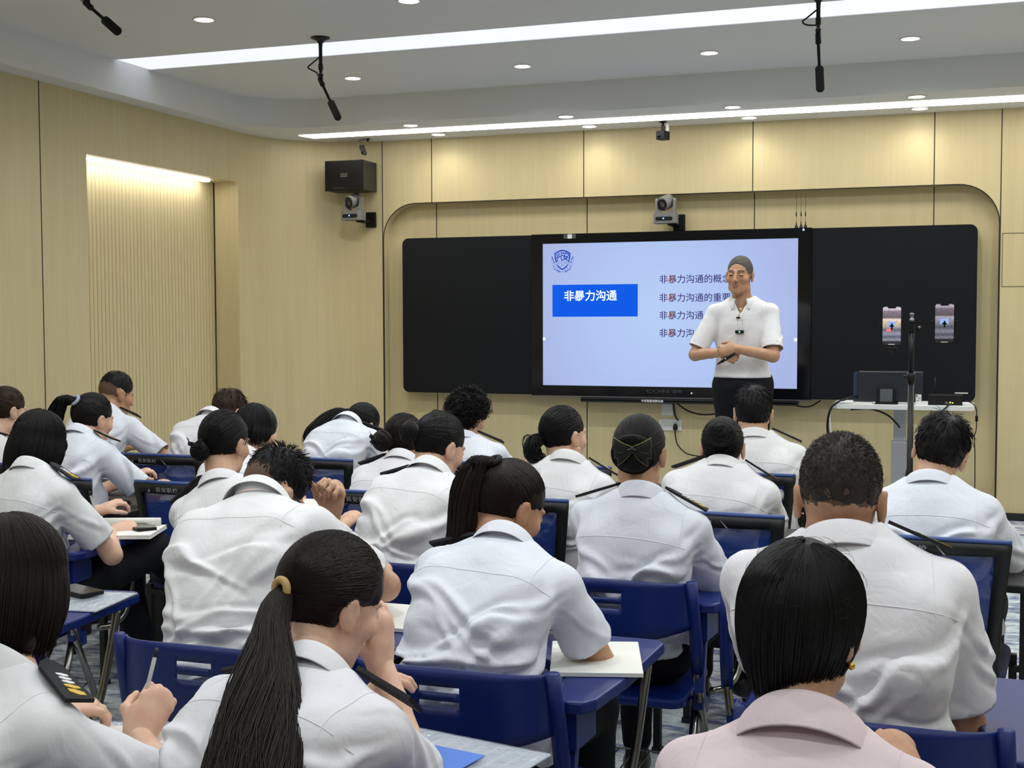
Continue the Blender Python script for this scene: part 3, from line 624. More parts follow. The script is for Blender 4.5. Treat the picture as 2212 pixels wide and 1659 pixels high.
def mesh_chair():
    t = thing('training_chair', 'x', 'chair')
    def fr(x, z, d=0.0):                                           # reclined, slightly curved back plane
        return (x, .045 * (x / .23) ** 2 - (z - .5) * .16 + d, z)
    hw = lambda z: .192 + .043 * (z - .47) / .40
    n = 18; outer = []; inner = []
    for i in range(n + 1):
        z = .47 + .40 * i / n; outer.append((hw(z), z))
    def ring(d):
        b = MB(); zs = [.47, .505] + [.505 + (.838 - .505) * i / 8 for i in range(1, 9)] + [.872]
        xs = [i / 12 for i in range(-12, 13)]; vs = []; fs = []
        for z in zs:
            for u in xs: vs.append(fr(u * hw(z), z + (.006 * (1 - u * u) if z > .85 else 0), 0))
        k = len(xs)
        for j in range(len(zs) - 1):
            for i in range(k - 1):
                um = abs(xs[i] + xs[i + 1]) / 2
                if 0 < j < len(zs) - 2 and um < .84: continue
                fs.append((j * k + i, j * k + i + 1, (j + 1) * k + i + 1, (j + 1) * k + i))
        b.add(vs, fs, True); return b
    o = ring(0).build('back_frame', FRAMEB, t); md = o.modifiers.new('shell', 'SOLIDIFY'); md.thickness = .022; md.offset = 0
    b = MB(); vs = []; fs = []
    for j in range(9):
        z = .50 + .345 * j / 8
        for i in range(13): u = -.86 + 1.72 * i / 12; vs.append(fr(u * hw(z), z, .004))
    for j in range(8):
        for i in range(12): fs.append((j * 13 + i, j * 13 + i + 1, j * 13 + 14 + i, j * 13 + 13 + i))
    b.add(vs, fs, True); b.build('back_mesh', MESHB, t)
    b = MB(); b.tube([fr(u / 12 * hw(.872), .877 + .006 * (1 - (u / 12) ** 2)) for u in range(-12, 13)], .008, 8); b.build('top_edge', RIMB, t)
    b = MB()
    vs, fs = text_mesh('民安职校', .021, 0, .0004, 'CENTER', 1.2); b.add([fr(v.x * 1.2 - .05, .847 + v.y, -.0150) for v in vs], fs)
    for p in ([(.030, .866), (.034, .864), (.058, .838), (.050, .839)], [(-.152, .842), (-.138, .842), (-.138, .860)]): b.add([fr(x, z, -.0150) for x, z in p], [tuple(range(len(p)))])
    b.build('lettering', CLET, t)
    b = MB(); b.prism(rrect(-.22, .03, .22, .47, .06), .425, .47); o = b.build('seat', CUSH, t); md = o.modifiers.new('soft', 'BEVEL'); md.width = .018; md.segments = 3
    for q in (-1, 1):
        b = MB(); b.box((q * .225, .06, .22), (.025, .025, .44)); b.box((q * .225, .06, .01), (.034, .034, .02)); b.build('rear_leg', FRAMEB, t)
        b = MB(); b.box((q * .225, .43, .22), (.025, .025, .44)); b.box((q * .225, .43, .01), (.034, .034, .02)); b.build('front_leg', FRAMEB, t)
        b = MB(); b.tube([(q * .19, .055, .43), (q * .195, .05, .50), (q * .20, .03, .62)], .012, 8); b.build('back_support', FRAMEB, t)
    b = MB(); b.box((0, .06, .41), (.44, .022, .022)); b.box((0, .43, .41), (.44, .022, .022)); b.build('seat_rail', FRAMEB, t)
    b = MB(); b.box((.268, .14, .355), (.024, .030, .70)); b.box((.268, .40, .355), (.024, .030, .70)); b.box((.25, .14, .40), (.05, .02, .02)); b.box((.25, .40, .40), (.05, .02, .02)); b.build('board_post', FRAMEB, t)
    poly = [(.215, .10), (.315, .10), (.325, .13), (.33, .62), (.305, .645), (-.08, .645), (-.105, .62), (-.105, .43), (-.08, .40), (.13, .385), (.20, .30)]
    b = MB(); b.prism(poly, .706, .732); o = b.build('writing_board', FRAMEB, t); md = o.modifiers.new('soft', 'BEVEL'); md.width = .005; md.segments = 2
    return t
PC, MC = plastic_chair(), mesh_chair()
CHAIRS = [
    (0, -1.62, 2.47, 0, 'blue plastic chair with slotted back behind the bent over spiky haired person'),
    (0, -1.02, 2.47, 0, 'blue plastic chair with slotted back under the person with the brown ponytail'),
    (0, -.14, 2.38, 0, 'blue plastic chair under the broad person with greying hair'),
    (0, -2.52, 2.50, 8, 'blue plastic chair whose writing board carries two dark phones at the left'),
    (0, -3.13, 3.50, 12, 'blue plastic chair under the person with a straight black bob writing at left'),
    (0, -2.17, 3.50, 0, 'blue plastic chair under the person with the low bun and plain black bow'),
    (0, -1.66, 3.50, 0, 'blue plastic chair under the person with a low side bun and white hairpin'),
    (0, -.925, 3.47, 0, 'blue plastic chair under the person with the gold edged bow, legs and wire basket visible'),
    (0, -.34, 3.38, 0, 'blue plastic chair hidden behind the broad greying person, papers on its board'),
    (0, -.20, 1.45, 0, 'blue plastic chair under the nearest person in the pale pink blouse'),
    (0, -1.04, 1.52, -6, 'blue plastic chair under the person with the long wavy ponytail'),
    (0, -1.58, 1.33, -8, 'blue plastic chair under the person with a shoulder board at lower left'),
    (1, -3.60, 4.40, 0, 'black framed mesh chair under the person with a ponytail in a grey tie'),
    (1, -2.93, 4.42, 0, 'black framed mesh chair between bob haired writer and the spiky haired person'),
    (1, -2.08, 4.42, 0, 'black framed mesh chair under the person with the net bun and black bow'),
    (1, -1.55, 4.42, 0, 'black framed mesh chair under the person with the loose curled ponytail'),
    (1, -.76, 4.30, -5, 'black framed mesh chair with lettering under the person with the large round bun'),
    (1, -.07, 4.02, -5, 'black framed mesh chair with lettering under the person with glasses at right'),
    (1, -4.26, 4.75, 0, 'black framed mesh chair under the person at the left photo edge'),
    (1, -4.38, 5.50, 0, 'black framed mesh chair under the crew cut person by the fluted niche'),
    (1, -3.64, 5.30, 0, 'black framed mesh chair under the person bent over with wavy brown hair'),
    (1, -2.88, 5.38, -3, 'black framed mesh chair under the person with a ponytail across the back'),
    (1, -2.18, 5.45, 0, 'black framed mesh chair under the person with black curls'),
    (1, -1.66, 5.45, 0, 'empty black framed mesh chair between curly haired person and lecturer'),
    (1, -.86, 5.42, 0, 'black framed mesh chair under the straight seated person before the lecturer'),
]
_used = [False, False]
for (k, x, y, rz, lab) in CHAIRS:
    src = (PC, MC)[k]
    o = src if not _used[k] else copy_tree(src)
    _used[k] = True
    o.location = (x, y, 0); o.rotation_euler = (0, 0, radians(rz)); o['label'] = lab; o['group'] = ('blue plastic training chairs', 'black framed mesh training chairs')[k]

# ------------------------------------------------------------------ smooth solids (distance fields meshed with surface nets)
class Field:
    def __init__(s, lo, hi, h):
        s.lo = np.array(lo, np.float32); s.h = h
        s.n = tuple(int(math.ceil((b - a) / h)) + 1 for a, b in zip(lo, hi))
        s.d = np.full(s.n, .25, np.float32)
        s.ax = [s.lo[i] + np.arange(s.n[i], dtype=np.float32) * h for i in range(3)]
    def win(s, lo, hi):
        sl = []
        for i in range(3):
            a = max(0, int(math.floor((lo[i] - s.lo[i]) / s.h))); b = min(s.n[i], int(math.ceil((hi[i] - s.lo[i]) / s.h)) + 1)
            if b <= a: return None
            sl.append(slice(a, b))
        return tuple(sl)
    def op(s, fn, lo, hi, k=.02, sub=False):
        m = k + s.h * 2
        sl = s.win([a - m for a in lo], [b + m for b in hi])
        if sl is None: return
        X, Y, Z = s.ax[0][sl[0]][:, None, None], s.ax[1][sl[1]][None, :, None], s.ax[2][sl[2]][None, None, :]
        d = fn(X, Y, Z).astype(np.float32); c = s.d[sl]
        if sub:
            d = -d; h = np.maximum(k - np.abs(c - d), 0) / k if k > 0 else 0; s.d[sl] = np.maximum(c, d) + h * h * k * .25
        else:
            h = np.maximum(k - np.abs(c - d), 0) / k if k > 0 else 0; s.d[sl] = np.minimum(c, d) - h * h * k * .25
    def cone(s, a, b, ra, rb, k=.02, sub=False, n=None, q=1.0):
        """tapered capsule; n, q squash the section along direction n to q of its radius"""
        a = np.array(a, float); b = np.array(b, float)
        r = max(ra, rb); lo = np.minimum(a, b) - r; hi = np.maximum(a, b) + r
        if n is not None: n = np.array(n, float); n /= np.linalg.norm(n)
        sq = (1 / q - 1) if n is not None else 0
        aa, bb_ = a.copy(), b.copy()
        if sq: aa = a + sq * (a @ n) * n; bb_ = b + sq * (b @ n) * n
        ba = bb_ - aa; L = max(float(ba @ ba), 1e-12)
        def fn(X, Y, Z):
            if sq:
                t = (X * n[0] + Y * n[1] + Z * n[2]) * sq
                X, Y, Z = X + t * n[0], Y + t * n[1], Z + t * n[2]
            px, py, pz = X - aa[0], Y - aa[1], Z - aa[2]
            t = np.clip((px * ba[0] + py * ba[1] + pz * ba[2]) / L, 0, 1)
            d = np.sqrt((px - t * ba[0]) ** 2 + (py - t * ba[1]) ** 2 + (pz - t * ba[2]) ** 2) - (ra + (rb - ra) * t)
            return d * (q + (1 - q) * .3 if sq else 1)
        s.op(fn, lo, hi, k, sub)
    def ell(s, c, r, R=None, k=.02, sub=False):
        c = np.array(c, float); r = np.array(r, float); m = float(r.max())
        M = np.array(R, float).T if R is not None else None
        def fn(X, Y, Z):
            x, y, z = X - c[0], Y - c[1], Z - c[2]
            if M is not None:
                x, y, z = (M[0, 0] * x + M[0, 1] * y + M[0, 2] * z, M[1, 0] * x + M[1, 1] * y + M[1, 2] * z, M[2, 0] * x + M[2, 1] * y + M[2, 2] * z)
            k0 = np.sqrt((x / r[0]) ** 2 + (y / r[1]) ** 2 + (z / r[2]) ** 2) + 1e-9
            k1 = np.sqrt((x / r[0] ** 2) ** 2 + (y / r[1] ** 2) ** 2 + (z / r[2] ** 2) ** 2) + 1e-9
            return k0 * (k0 - 1) / k1
        s.op(fn, c - m, c + m, k, sub)
    def half(s, p, n, k=.0):
        """cut away everything on the +n side of the plane through p"""
        n = np.array(n, float); n /= np.linalg.norm(n); p = np.array(p, float)
        X, Y, Z = s.ax[0][:, None, None], s.ax[1][None, :, None], s.ax[2][None, None, :]
        s.d = np.maximum(s.d, ((X - p[0]) * n[0] + (Y - p[1]) * n[1] + (Z - p[2]) * n[2]).astype(np.float32))
    def mesh(s, smooth=2):
        d = s.d; ins = d < 0
        n = d.shape
        cnt = np.zeros((n[0] - 1, n[1] - 1, n[2] - 1), np.int8)
        offs = [(i, j, k) for i in (0, 1) for j in (0, 1) for k in (0, 1)]
        for o in offs: cnt += ins[o[0]:n[0] - 1 + o[0], o[1]:n[1] - 1 + o[1], o[2]:n[2] - 1 + o[2]]
        act = np.argwhere((cnt > 0) & (cnt < 8))
        if len(act) == 0: return np.zeros((0, 3)), np.zeros((0, 4), int)
        vid = np.full(cnt.shape, -1, np.int32); vid[act[:, 0], act[:, 1], act[:, 2]] = np.arange(len(act))
        cv = {o: d[act[:, 0] + o[0], act[:, 1] + o[1], act[:, 2] + o[2]] for o in offs}
        acc = np.zeros((len(act), 3), np.float64); num = np.zeros(len(act))
        for a in offs:
            for ax in range(3):
                if a[ax]: continue
                bq = list(a); bq[ax] = 1; bq = tuple(bq)
                da, db = cv[a], cv[bq]; m = (da < 0) != (db < 0)
                t = np.where(m, da / np.where(m, da - db, 1), 0)
                p = np.array(a, float)[None, :].repeat(len(act), 0); p[:, ax] = t
                acc += p * m[:, None]; num += m
        V = (act + acc / num[:, None]) * s.h + s.lo[None, :]
        F = []
        for ax in range(3):
            u, w = (ax + 1) % 3, (ax + 2) % 3
            sl0 = [slice(None)] * 3; sl1 = [slice(None)] * 3; sl0[ax] = slice(0, n[ax] - 1); sl1[ax] = slice(1, n[ax])
            A, B = ins[tuple(sl0)], ins[tuple(sl1)]
            e = np.argwhere(A != B)
            e = e[(e[:, u] > 0) & (e[:, u] < n[u] - 1) & (e[:, w] > 0) & (e[:, w] < n[w] - 1)]
            if len(e) == 0: continue
            flip = B[e[:, 0], e[:, 1], e[:, 2]]
            q = []
            for (du, dw) in ((-1, -1), (0, -1), (0, 0), (-1, 0)):
                f = e.copy(); f[:, u] += du; f[:, w] += dw; q.append(vid[f[:, 0], f[:, 1], f[:, 2]])
            q = np.stack(q, 1); q[flip] = q[flip][:, ::-1]; F.append(q)
        F = np.concatenate(F); F = F[(F >= 0).all(1)]
        return relax(V, F, smooth), F

def relax(V, F, it, lam=.5):
    if it <= 0: return V
    E = np.concatenate([F[:, [i, (i + 1) % F.shape[1]]] for i in range(F.shape[1])]); E = np.concatenate([E, E[:, ::-1]])
    deg = np.bincount(E[:, 0], minlength=len(V)).astype(float)[:, None]; deg[deg == 0] = 1
    for _ in range(it):
        S = np.stack([np.bincount(E[:, 0], weights=V[E[:, 1], i], minlength=len(V)) for i in range(3)], 1)
        V = V + lam * (S / deg - V)
    return V

def np_mesh(name, V, F, mats, mi=None, parent=None, smooth=True):
    """F: list of (n, k) int arrays or one array"""
    Fs = F if isinstance(F, list) else [F]; Fs = [f for f in Fs if len(f)]
    me = bpy.data.meshes.new(name); me.vertices.add(len(V)); me.vertices.foreach_set('co', np.ascontiguousarray(V, np.float32).ravel())
    nl = sum(f.size for f in Fs); npoly = sum(len(f) for f in Fs)
    me.loops.add(nl); me.loops.foreach_set('vertex_index', np.concatenate([f.ravel() for f in Fs]).astype(np.int32))
    me.polygons.add(npoly)
    st = []; c = 0
    for f in Fs: st.append(c + np.arange(len(f)) * f.shape[1]); c += f.size
    me.polygons.foreach_set('loop_start', np.concatenate(st).astype(np.int32))
    me.polygons.foreach_set('use_smooth', np.full(npoly, smooth))
    if mi is not None: me.polygons.foreach_set('material_index', np.asarray(mi, np.int32))
    for m in (mats if isinstance(mats, (list, tuple)) else [mats]): me.materials.append(m)
    me.update(calc_edges=True); me.validate()
    o = bpy.data.objects.new(name, me); return put(o, parent)

def vnoise(P, scale, seed=0.0):
    o = Vector((seed * 7.3, seed * 3.1, seed * 5.7))
    return np.array([mnoise.noise(Vector(p) * scale + o) for p in P])

def V3(*a): return np.array(a[0] if len(a) == 1 else a, float)
def unit(v):
    v = np.asarray(v, float); return v / max(np.linalg.norm(v), 1e-9)
def rotm(yaw=0, pitch=0, roll=0):
    """columns right, forward, up; yaw turns left (+), pitch lifts the nose (+), roll tips to the right (+)"""
    y, p, r = radians(yaw), radians(pitch), radians(roll)
    M = Matrix.Rotation(y, 3, 'Z') @ Matrix.Rotation(p, 3, 'X') @ Matrix.Rotation(r, 3, 'Y')
    return np.array(M)
def ik(a, c, l1, l2, pole):
    """elbow between shoulder a and wrist c, bent towards pole"""
    a, c = V3(a), V3(c); d = c - a; L = np.linalg.norm(d); L2 = min(L, (l1 + l2) * .995); u = d / max(L, 1e-9); c = a + u * L2
    x = (l1 * l1 - l2 * l2 + L2 * L2) / (2 * L2); h = sqrt(max(l1 * l1 - x * x, 0)); p = unit(V3(pole) - u * (V3(pole) @ u))
    return a + u * x + p * h, c
def ribbons(paths, w, taper=.25, sides=3):
    """hair strands: each path (k,3) becomes a thin three-sided spindle; returns V, F"""
    Vs, Fs = [], []; base = 0
    for P, wi in zip(paths, w):
        k = len(P); T = np.gradient(P, axis=0); T /= np.maximum(np.linalg.norm(T, axis=1, keepdims=True), 1e-9)
        ref = V3(.31, .52, .79); U = np.cross(T, ref); U /= np.maximum(np.linalg.norm(U, axis=1, keepdims=True), 1e-9); W = np.cross(T, U)
        r = wi * np.minimum(1, np.minimum(np.linspace(.5, 4, k), np.linspace(1 / taper, 0, k) * taper / taper * .9 + .12))[:, None]
        for j in range(sides):
            a = 2 * pi * j / sides; Vs.append(P + (U * cos(a) + W * sin(a)) * r)
        i = np.arange(k - 1)
        for j in range(sides):
            j2 = (j + 1) % sides; Fs.append(np.stack([base + j * k + i, base + j2 * k + i, base + j2 * k + i + 1, base + j * k + i + 1], 1))
        base += sides * k
    if not Vs: return np.zeros((0, 3)), np.zeros((0, 4), int)
    return np.concatenate(Vs), np.concatenate(Fs)

# ------------------------------------------------------------------ people
def skin_mat(name, c, r=.48):
    m = mat(name, c, r, spec=.4, sss=.12)
    n = noise_tex(m, coords(m), 38, 3); d = tuple(v * f for v, f in zip(c, (.88, .80, .78)))
    lk(m, ramp(m, n, [(.3, d), (.7, c)]), bsdf(m).inputs['Base Color']); return m
SKIN = skin_mat('skin_light', srgb(212, 174, 147)); SKIN2 = skin_mat('skin_tan', srgb(192, 150, 120)); SKIN3 = skin_mat('skin_fair', srgb(228, 190, 166))
LIP = mat('lips', srgb(168, 116, 98), .5); BROW = mat('eyebrow_hair', srgb(62, 50, 44), .8); EYE_ = mat('eye_dark', srgb(34, 26, 24), .2)
STUB = mat('shaven_hair', srgb(98, 76, 62), .8)
def cloth(name, c, f=.8, tr=.0):
    m = mat(name, c, .8, spec=.2)
    n2 = nd(m, 'ShaderNodeTexNoise'); n2.noise_type = 'RIDGED_MULTIFRACTAL'; n2.inputs['Scale'].default_value = 3.4; n2.inputs['Detail'].default_value = 2.0
    n2.inputs['Roughness'].default_value = .35; n2.inputs['Distortion'].default_value = .55; lk(m, coords(m, (1, 1, .62), (.5, .35, .3)), n2.inputs['Vector'])
    n3 = noise_tex(m, coords(m, (1, 1, .7), (.2, .5, .9)), 16, 3, .5, .8)
    ad = nd(m, 'ShaderNodeMath', operation='MULTIPLY_ADD'); ad.inputs[1].default_value = .35; lk(m, n3, ad.inputs[0]); lk(m, n2.outputs['Fac'], ad.inputs[2])
    bump(m, ad.outputs[0], f, .016); return m
SHIRT = cloth('white_shirt_cotton', srgb(226, 226, 229)); SHIRT_B = cloth('cool_white_shirt_cotton', srgb(222, 225, 236)); SHIRT_W = cloth('warm_white_shirt_cotton', srgb(226, 225, 231)); PINKS = cloth('pale_pink_cotton', srgb(226, 208, 214))
NAVY = cloth('navy_trouser_cloth', srgb(17, 18, 25), .4)
SHOE = mat('black_shoe_leather', srgb(18, 18, 20), .35)
EPB = mat('black_epaulette_felt', srgb(20, 19, 26), .8); EPG = mat('gold_thread', srgb(214, 176, 62), .5); EPS = mat('silver_thread', srgb(222, 222, 224), .45)
BOWB = mat('black_ribbon', srgb(14, 17, 20), .5); BOWG = mat('gold_ribbon_edge', srgb(150, 150, 70), .5)
def hair_mat(name, c, r=.5):
    m = mat(name, c, r, spec=.22); return m
HBLK = hair_mat('black_hair', srgb(21, 20, 22)); HBRN = hair_mat('dark_brown_hair', srgb(30, 23, 21)); HBR2 = hair_mat('brown_hair', srgb(52, 36, 29)); HGR2 = hair_mat('short_grey_hair', srgb(88, 84, 80), .7); HGRY = hair_mat('greying_hair', srgb(52, 47, 44), .5)

def tri_normals(V, F):
    a = V[F[:, 2]] - V[F[:, 0]]; b = V[F[:, 3]] - V[F[:, 1]]; n = np.cross(a, b); N = np.zeros_like(V)
    for i in range(4): np.add.at(N, F[:, i], n)
    return N / np.maximum(np.linalg.norm(N, axis=1, keepdims=True), 1e-9)

def hand(f, W, d, n, side, curl=.5, spread=.004, s=1.0, thumb=.5, curls=None):
    W = V3(W); d = unit(d); n = unit(V3(n) - d * (V3(n) @ d)); th = np.cross(d, n) * side
    f.cone(W - d * .006, W + d * .01, .0215 * s, .0235 * s, .01, n=n, q=.85)
    f.cone(W, W + d * .042 * s + th * .004, .024 * s, .034 * s, .012, n=n, q=.52)
    f.cone(W + d * .04 * s + th * .002, W + d * .078 * s, .034 * s, .036 * s, .012, n=n, q=.42)
    f.cone(W + d * .012 * s + th * .018 * s + n * .006, W + d * .05 * s + th * .026 * s + n * .008, .017 * s, .015 * s, .012)
    for i, L in enumerate((.070, .078, .072, .057)):
        c = curls[i] if curls else curl
        p = W + d * (.084 - .003 * abs(i - 1.2)) * s + th * (.0285 - .0185 * i) * s; a = .15 + c * .55; sp = th * (1.2 - i) * spread * 6
        for j, (fr, r0, r1) in enumerate(((.46, .0098, .0088), (.30, .0088, .0080), (.24, .0080, .0068))):
            q = p + unit(d * cos(a) + n * sin(a) + sp) * L * fr * s; f.cone(p, q, r0 * s, r1 * s, .004); p = q; a += c * (1.35 if j == 0 else .95)
    b = W + d * .022 * s + th * .026 * s + n * .006; a1 = unit(d * .75 + th * .75 + n * .35); m_ = b + a1 * .038 * s
    a2 = unit(d * 1.0 + th * (.35 - .6 * thumb) + n * (.3 + .5 * thumb)); m2 = m_ + a2 * .030 * s
    f.cone(b, m_, .0125 * s, .0105 * s, .008); f.cone(m_, m2, .0105 * s, .0095 * s, .005); f.cone(m2, m2 + unit(a2 + n * .15 * thumb) * .022 * s, .0095 * s, .0075 * s, .005)

def head_prims(f, C, R, s, fem, ears=True):
    P = lambda x, y, z: C + R @ (V3(x, y, z) * s)
    e = lambda c, r, **k: f.ell(P(*c), V3(*r) * s, R, **k)
    j = .92 if fem else 1.0
    e((0, -.012, .030), (.073, .091, .087), k=.0)
    e((0, .030, -.025), (.059, .060, .082), k=.03)
    e((0, .048, -.078), (.042 * j, .040, .036), k=.025); e((0, .076, -.098), (.018 * j, .016, .015), k=.02)
    for q in (-1, 1):
        e((q * .042, .058, -.022), (.022, .024, .020), k=.02); e((q * .048, .010, -.072), (.016, .030, .022), k=.02)
        e((q * .033, .098, .004), (.017, .012, .010), k=.014, sub=True)
        e((q * .032, .0785, .003), (.0145, .0125, .0100), k=.006)
        f.cone(P(q * .014, .0875, .026), P(q * .046, .077, .025), .0065 * s, .0055 * s, .012)
        e((q * .0115, .101, -.031), (.0085, .0095, .0075), k=.006)
        if ears:
            M = R @ rotm(q * -18, 8, q * 8)
            f.ell(P(q * .0785, -.010, -.004), V3(.0085, .020, .033) * s, M, k=.006)
            f.ell(P(q * .089, -.004, .002), V3(.006, .010, .017) * s, M, k=.005, sub=True)
            f.ell(P(q * .077, .002, -.030), V3(.006, .009, .010) * s, M, k=.006)
    f.cone(P(0, .090, .016), P(0, .109, -.026), .0065 * s, .0105 * s, .010)
    e((0, .095, -.0525), (.022, .0085, .0055), k=.004); e((0, .0945, -.0635), (.019, .0085, .0065), k=.004)
    e((0, .108, -.0582), (.022, .010, .0016), k=.003, sub=True)

class Body: pass

def skeleton(p):
    """joint positions of one person from the pose table"""
    S = Body(); S.p = p; S.H = V3(p['hip']); S.N = V3(p['neck']); S.C = V3(p['head']); S.R = rotm(p.get('hy', 0), p.get('hp', 0), p.get('hr', 0))
    S.fem = p.get('fem', True); S.s = p.get('hs', .97 if S.fem else 1.02); bulk = p.get('bulk', .94 if S.fem else 1.05); S.bulk = bulk
    yaw = radians(p.get('yaw', 0)); S.right = V3(cos(yaw), sin(yaw), 0); f0 = V3(-sin(yaw), cos(yaw), 0); S.f0 = f0
    D = S.N - S.H; bow = p.get('bow', .07)
    S.sp = []
    for t in (0, .14, .28, .42, .56, .70, .84, 1.0):
        S.sp.append(S.H + D * t - f0 * bow * sin(pi * t ** .8) + V3(0, 0, .02) * sin(pi * t))
    up = unit(S.sp[-1] - S.sp[-3]); S.up = up; ro = radians(p.get('sr', 0))
    r = unit(S.right * cos(ro) - V3(0, 0, 1) * sin(ro)); S.r = unit(r - up * (r @ up) * .6); S.f = unit(np.cross(up, S.r))
    sw = p.get('sw', .146 if S.fem else .168); S.sw = sw
    S.SJ = {q: S.N - up * .072 + S.r * q * sw + S.f * p.get('sf', .02) for q in (-1, 1)}
    ua, fa = (.275, .235) if S.fem else (.295, .25)
    S.E, S.W = {}, {}
    for q, nm in ((-1, 'l'), (1, 'r')):
        w = p.get(nm + 'w'); 
        if w is None: w = S.H + S.right * q * (.12 if q > 0 else .10) + f0 * .40 + V3(0, 0, .24)
        pole = p.get(nm + 'p'); pole = S.right * q * .5 - V3(0, 0, 1) * 1.0 - f0 * .3 if pole is None else pole
        S.E[q], S.W[q] = ik(S.SJ[q], V3(w), ua, fa, pole)
    if p.get('stand'):
        S.K = {q: S.H + S.right * q * .10 + f0 * .02 + V3(0, 0, -.42) for q in (-1, 1)}
        S.A = {q: S.H * V3(1, 1, 0) + S.right * q * .11 + V3(0, 0, p['floor'] + .09) for q in (-1, 1)}
    else:
        S.K = {q: S.H + S.right * q * p.get('kw', .11) + f0 * .41 + V3(0, 0, .0) for q in (-1, 1)}
        S.A = {q: V3(S.K[q][0], S.K[q][1], 0) + f0 * p.get('fd', .02) + V3(0, 0, .10) for q in (-1, 1)}
    for k in ('K', 'A'):
        for q in (-1, 1):
            v = p.get(k + ('r' if q > 0 else 'l'))
            if v is not None: getattr(S, k)[q] = V3(v)
    return S

def torso(f, S, off=0.0, k=.05):
    b = S.bulk; q = .66
    rad = [.166, .156, .147, .147, .151, .150, .132, .070]
    sp = S.sp
    for i in range(7):
        fw = unit(np.cross(unit(sp[i + 1] - sp[i]), S.right))
        c = S.f * .012
        f.cone(sp[i] + c, sp[i + 1] + c, rad[i] * b - off, rad[i + 1] * b - off, .03, n=fw, q=q)
    f.ell(sp[0] + S.f0 * (.04 if not S.p.get('stand') else .015) - V3(0, 0, .01), V3(.185 * b, .15 * b, .12) - off * (1 if not S.p.get('stand') else 1.9), None, k=.05)
    for s_ in (-1, 1):
        f.cone(S.N - S.up * .050 + S.r * s_ * .025 + S.f * .01, S.SJ[s_] + S.up * .012, .056 - off, .053 * (b ** .5) - off, .05)
        f.cone(S.N - S.up * .13 + S.r * s_ * (S.sw - .055) - S.f * .025, S.N - S.up * .23 + S.r * s_ * (S.sw - .075) - S.f * .03, .070 * b - off, .068 * b - off, .04)
        if S.fem: f.ell(S.N - S.up * .24 + S.r * s_ * .075 + S.f * .105, V3(.065, .06, .065) - off, None, k=.04)

def make_body(p, S, root, skin):
    h = p.get('h', .0055)
    pts = np.array([S.C, S.N, S.H] + [v for d in (S.SJ, S.E, S.W, S.K, S.A) for v in d.values()])
    lo = pts.min(0) - .17; hi = pts.max(0) + .17; lo[2] = max(lo[2], p.get('floor', 0) + .02)
    f = Field(lo, hi, h)
    head_prims(f, S.C, S.R, S.s, S.fem)
    nb = S.C + S.R @ (V3(0, -.022, -.055) * S.s); nr = .050 if S.fem else .059
    f.cone(S.N - S.up * .06 + S.f * .015, nb, nr + .004, nr, .025)
    torso(f, S, .034)
    for q in (-1, 1):
        r0 = (.044, .035, .036, .0245) if S.fem else (.050, .040, .041, .028)
        f.cone(S.SJ[q], S.E[q], r0[0], r0[1], .03); f.cone(S.E[q], S.E[q] * .35 + S.W[q] * .65, r0[2], r0[3] * 1.12, .012); f.cone(S.E[q] * .35 + S.W[q] * .65, S.W[q], r0[3] * 1.12, r0[3] * .96, .01)
        f.cone(S.H + S.right * q * .085, S.K[q], .058, .045, .03); f.cone(S.K[q], S.A[q], .042, .034, .02)
    V, F = f.mesh(2)
    Vs, Fs = [V], [F]; n = len(V)
    for q, nm in ((-1, 'l'), (1, 'r')):
        hd = p.get(nm + 'hand') or {}
        d = hd.get('d'); d = unit(S.W[q] - S.E[q]) if d is None else unit(d)
        nn = V3(hd.get('n', (0, 0, -1)))
        g = Field(S.W[q] - .21, S.W[q] + .21, hd.get('h', .0036))
        hand(g, S.W[q] - d * .004, d, nn, q, hd.get('curl', .55), hd.get('spread', .003), .93 if S.fem else 1.02, hd.get('thumb', .5), hd.get('curls'))
        v2, f2 = g.mesh(2); Vs.append(v2); Fs.append(f2 + n); n += len(v2)
    V = np.concatenate(Vs); F = np.concatenate(Fs)
    mi = np.zeros(len(F), int); mats = [skin]
    L = ((V[F].mean(1) - S.C) @ S.R) / S.s                       # head-local place of every face
    if p.get('face'):
        x, y, z = np.abs(L[:, 0]), L[:, 1], L[:, 2]; hd_ = np.linalg.norm(L, axis=1) < .16
        mi[hd_ & (y > .085) & (x < .022 - .5 * np.abs(z + .058)) & (np.abs(z + .058) < .0105)] = 1
        mi[hd_ & (y > .06) & (x > .014) & (x < .048) & (np.abs(z - .0265 - .004 * np.sin(x * 60)) < .0042)] = 2
        mi[hd_ & (y > .07) & (np.abs(x - .032) < .0125) & (np.abs(z - .0035 + (x - .032) ** 2 * 18) < .0026)] = 3
        mats = [skin, LIP, BROW, EYE_]
    if p.get('fade') is not None:                                     # cropped hair growing out of the skin at nape and temples
        hd_ = np.linalg.norm(L, axis=1) < .17; nz = vnoise(L[hd_], 90, 5) * .008 + vnoise(L[hd_], 30, 2) * .006; idx = np.where(hd_)[0]; y, z, x = L[idx, 1], L[idx, 2], np.abs(L[idx, 0])
        ok = (z + nz > p['fade'] + np.maximum(0, y) * .6) & (y < .045 + nz * 2) & ~((x > .069) & (z < .042) & (y > -.05)); mi[idx[ok]] = len(mats); mats = mats + [STUB]
    return np_mesh('body', V, F, mats, mi, root)

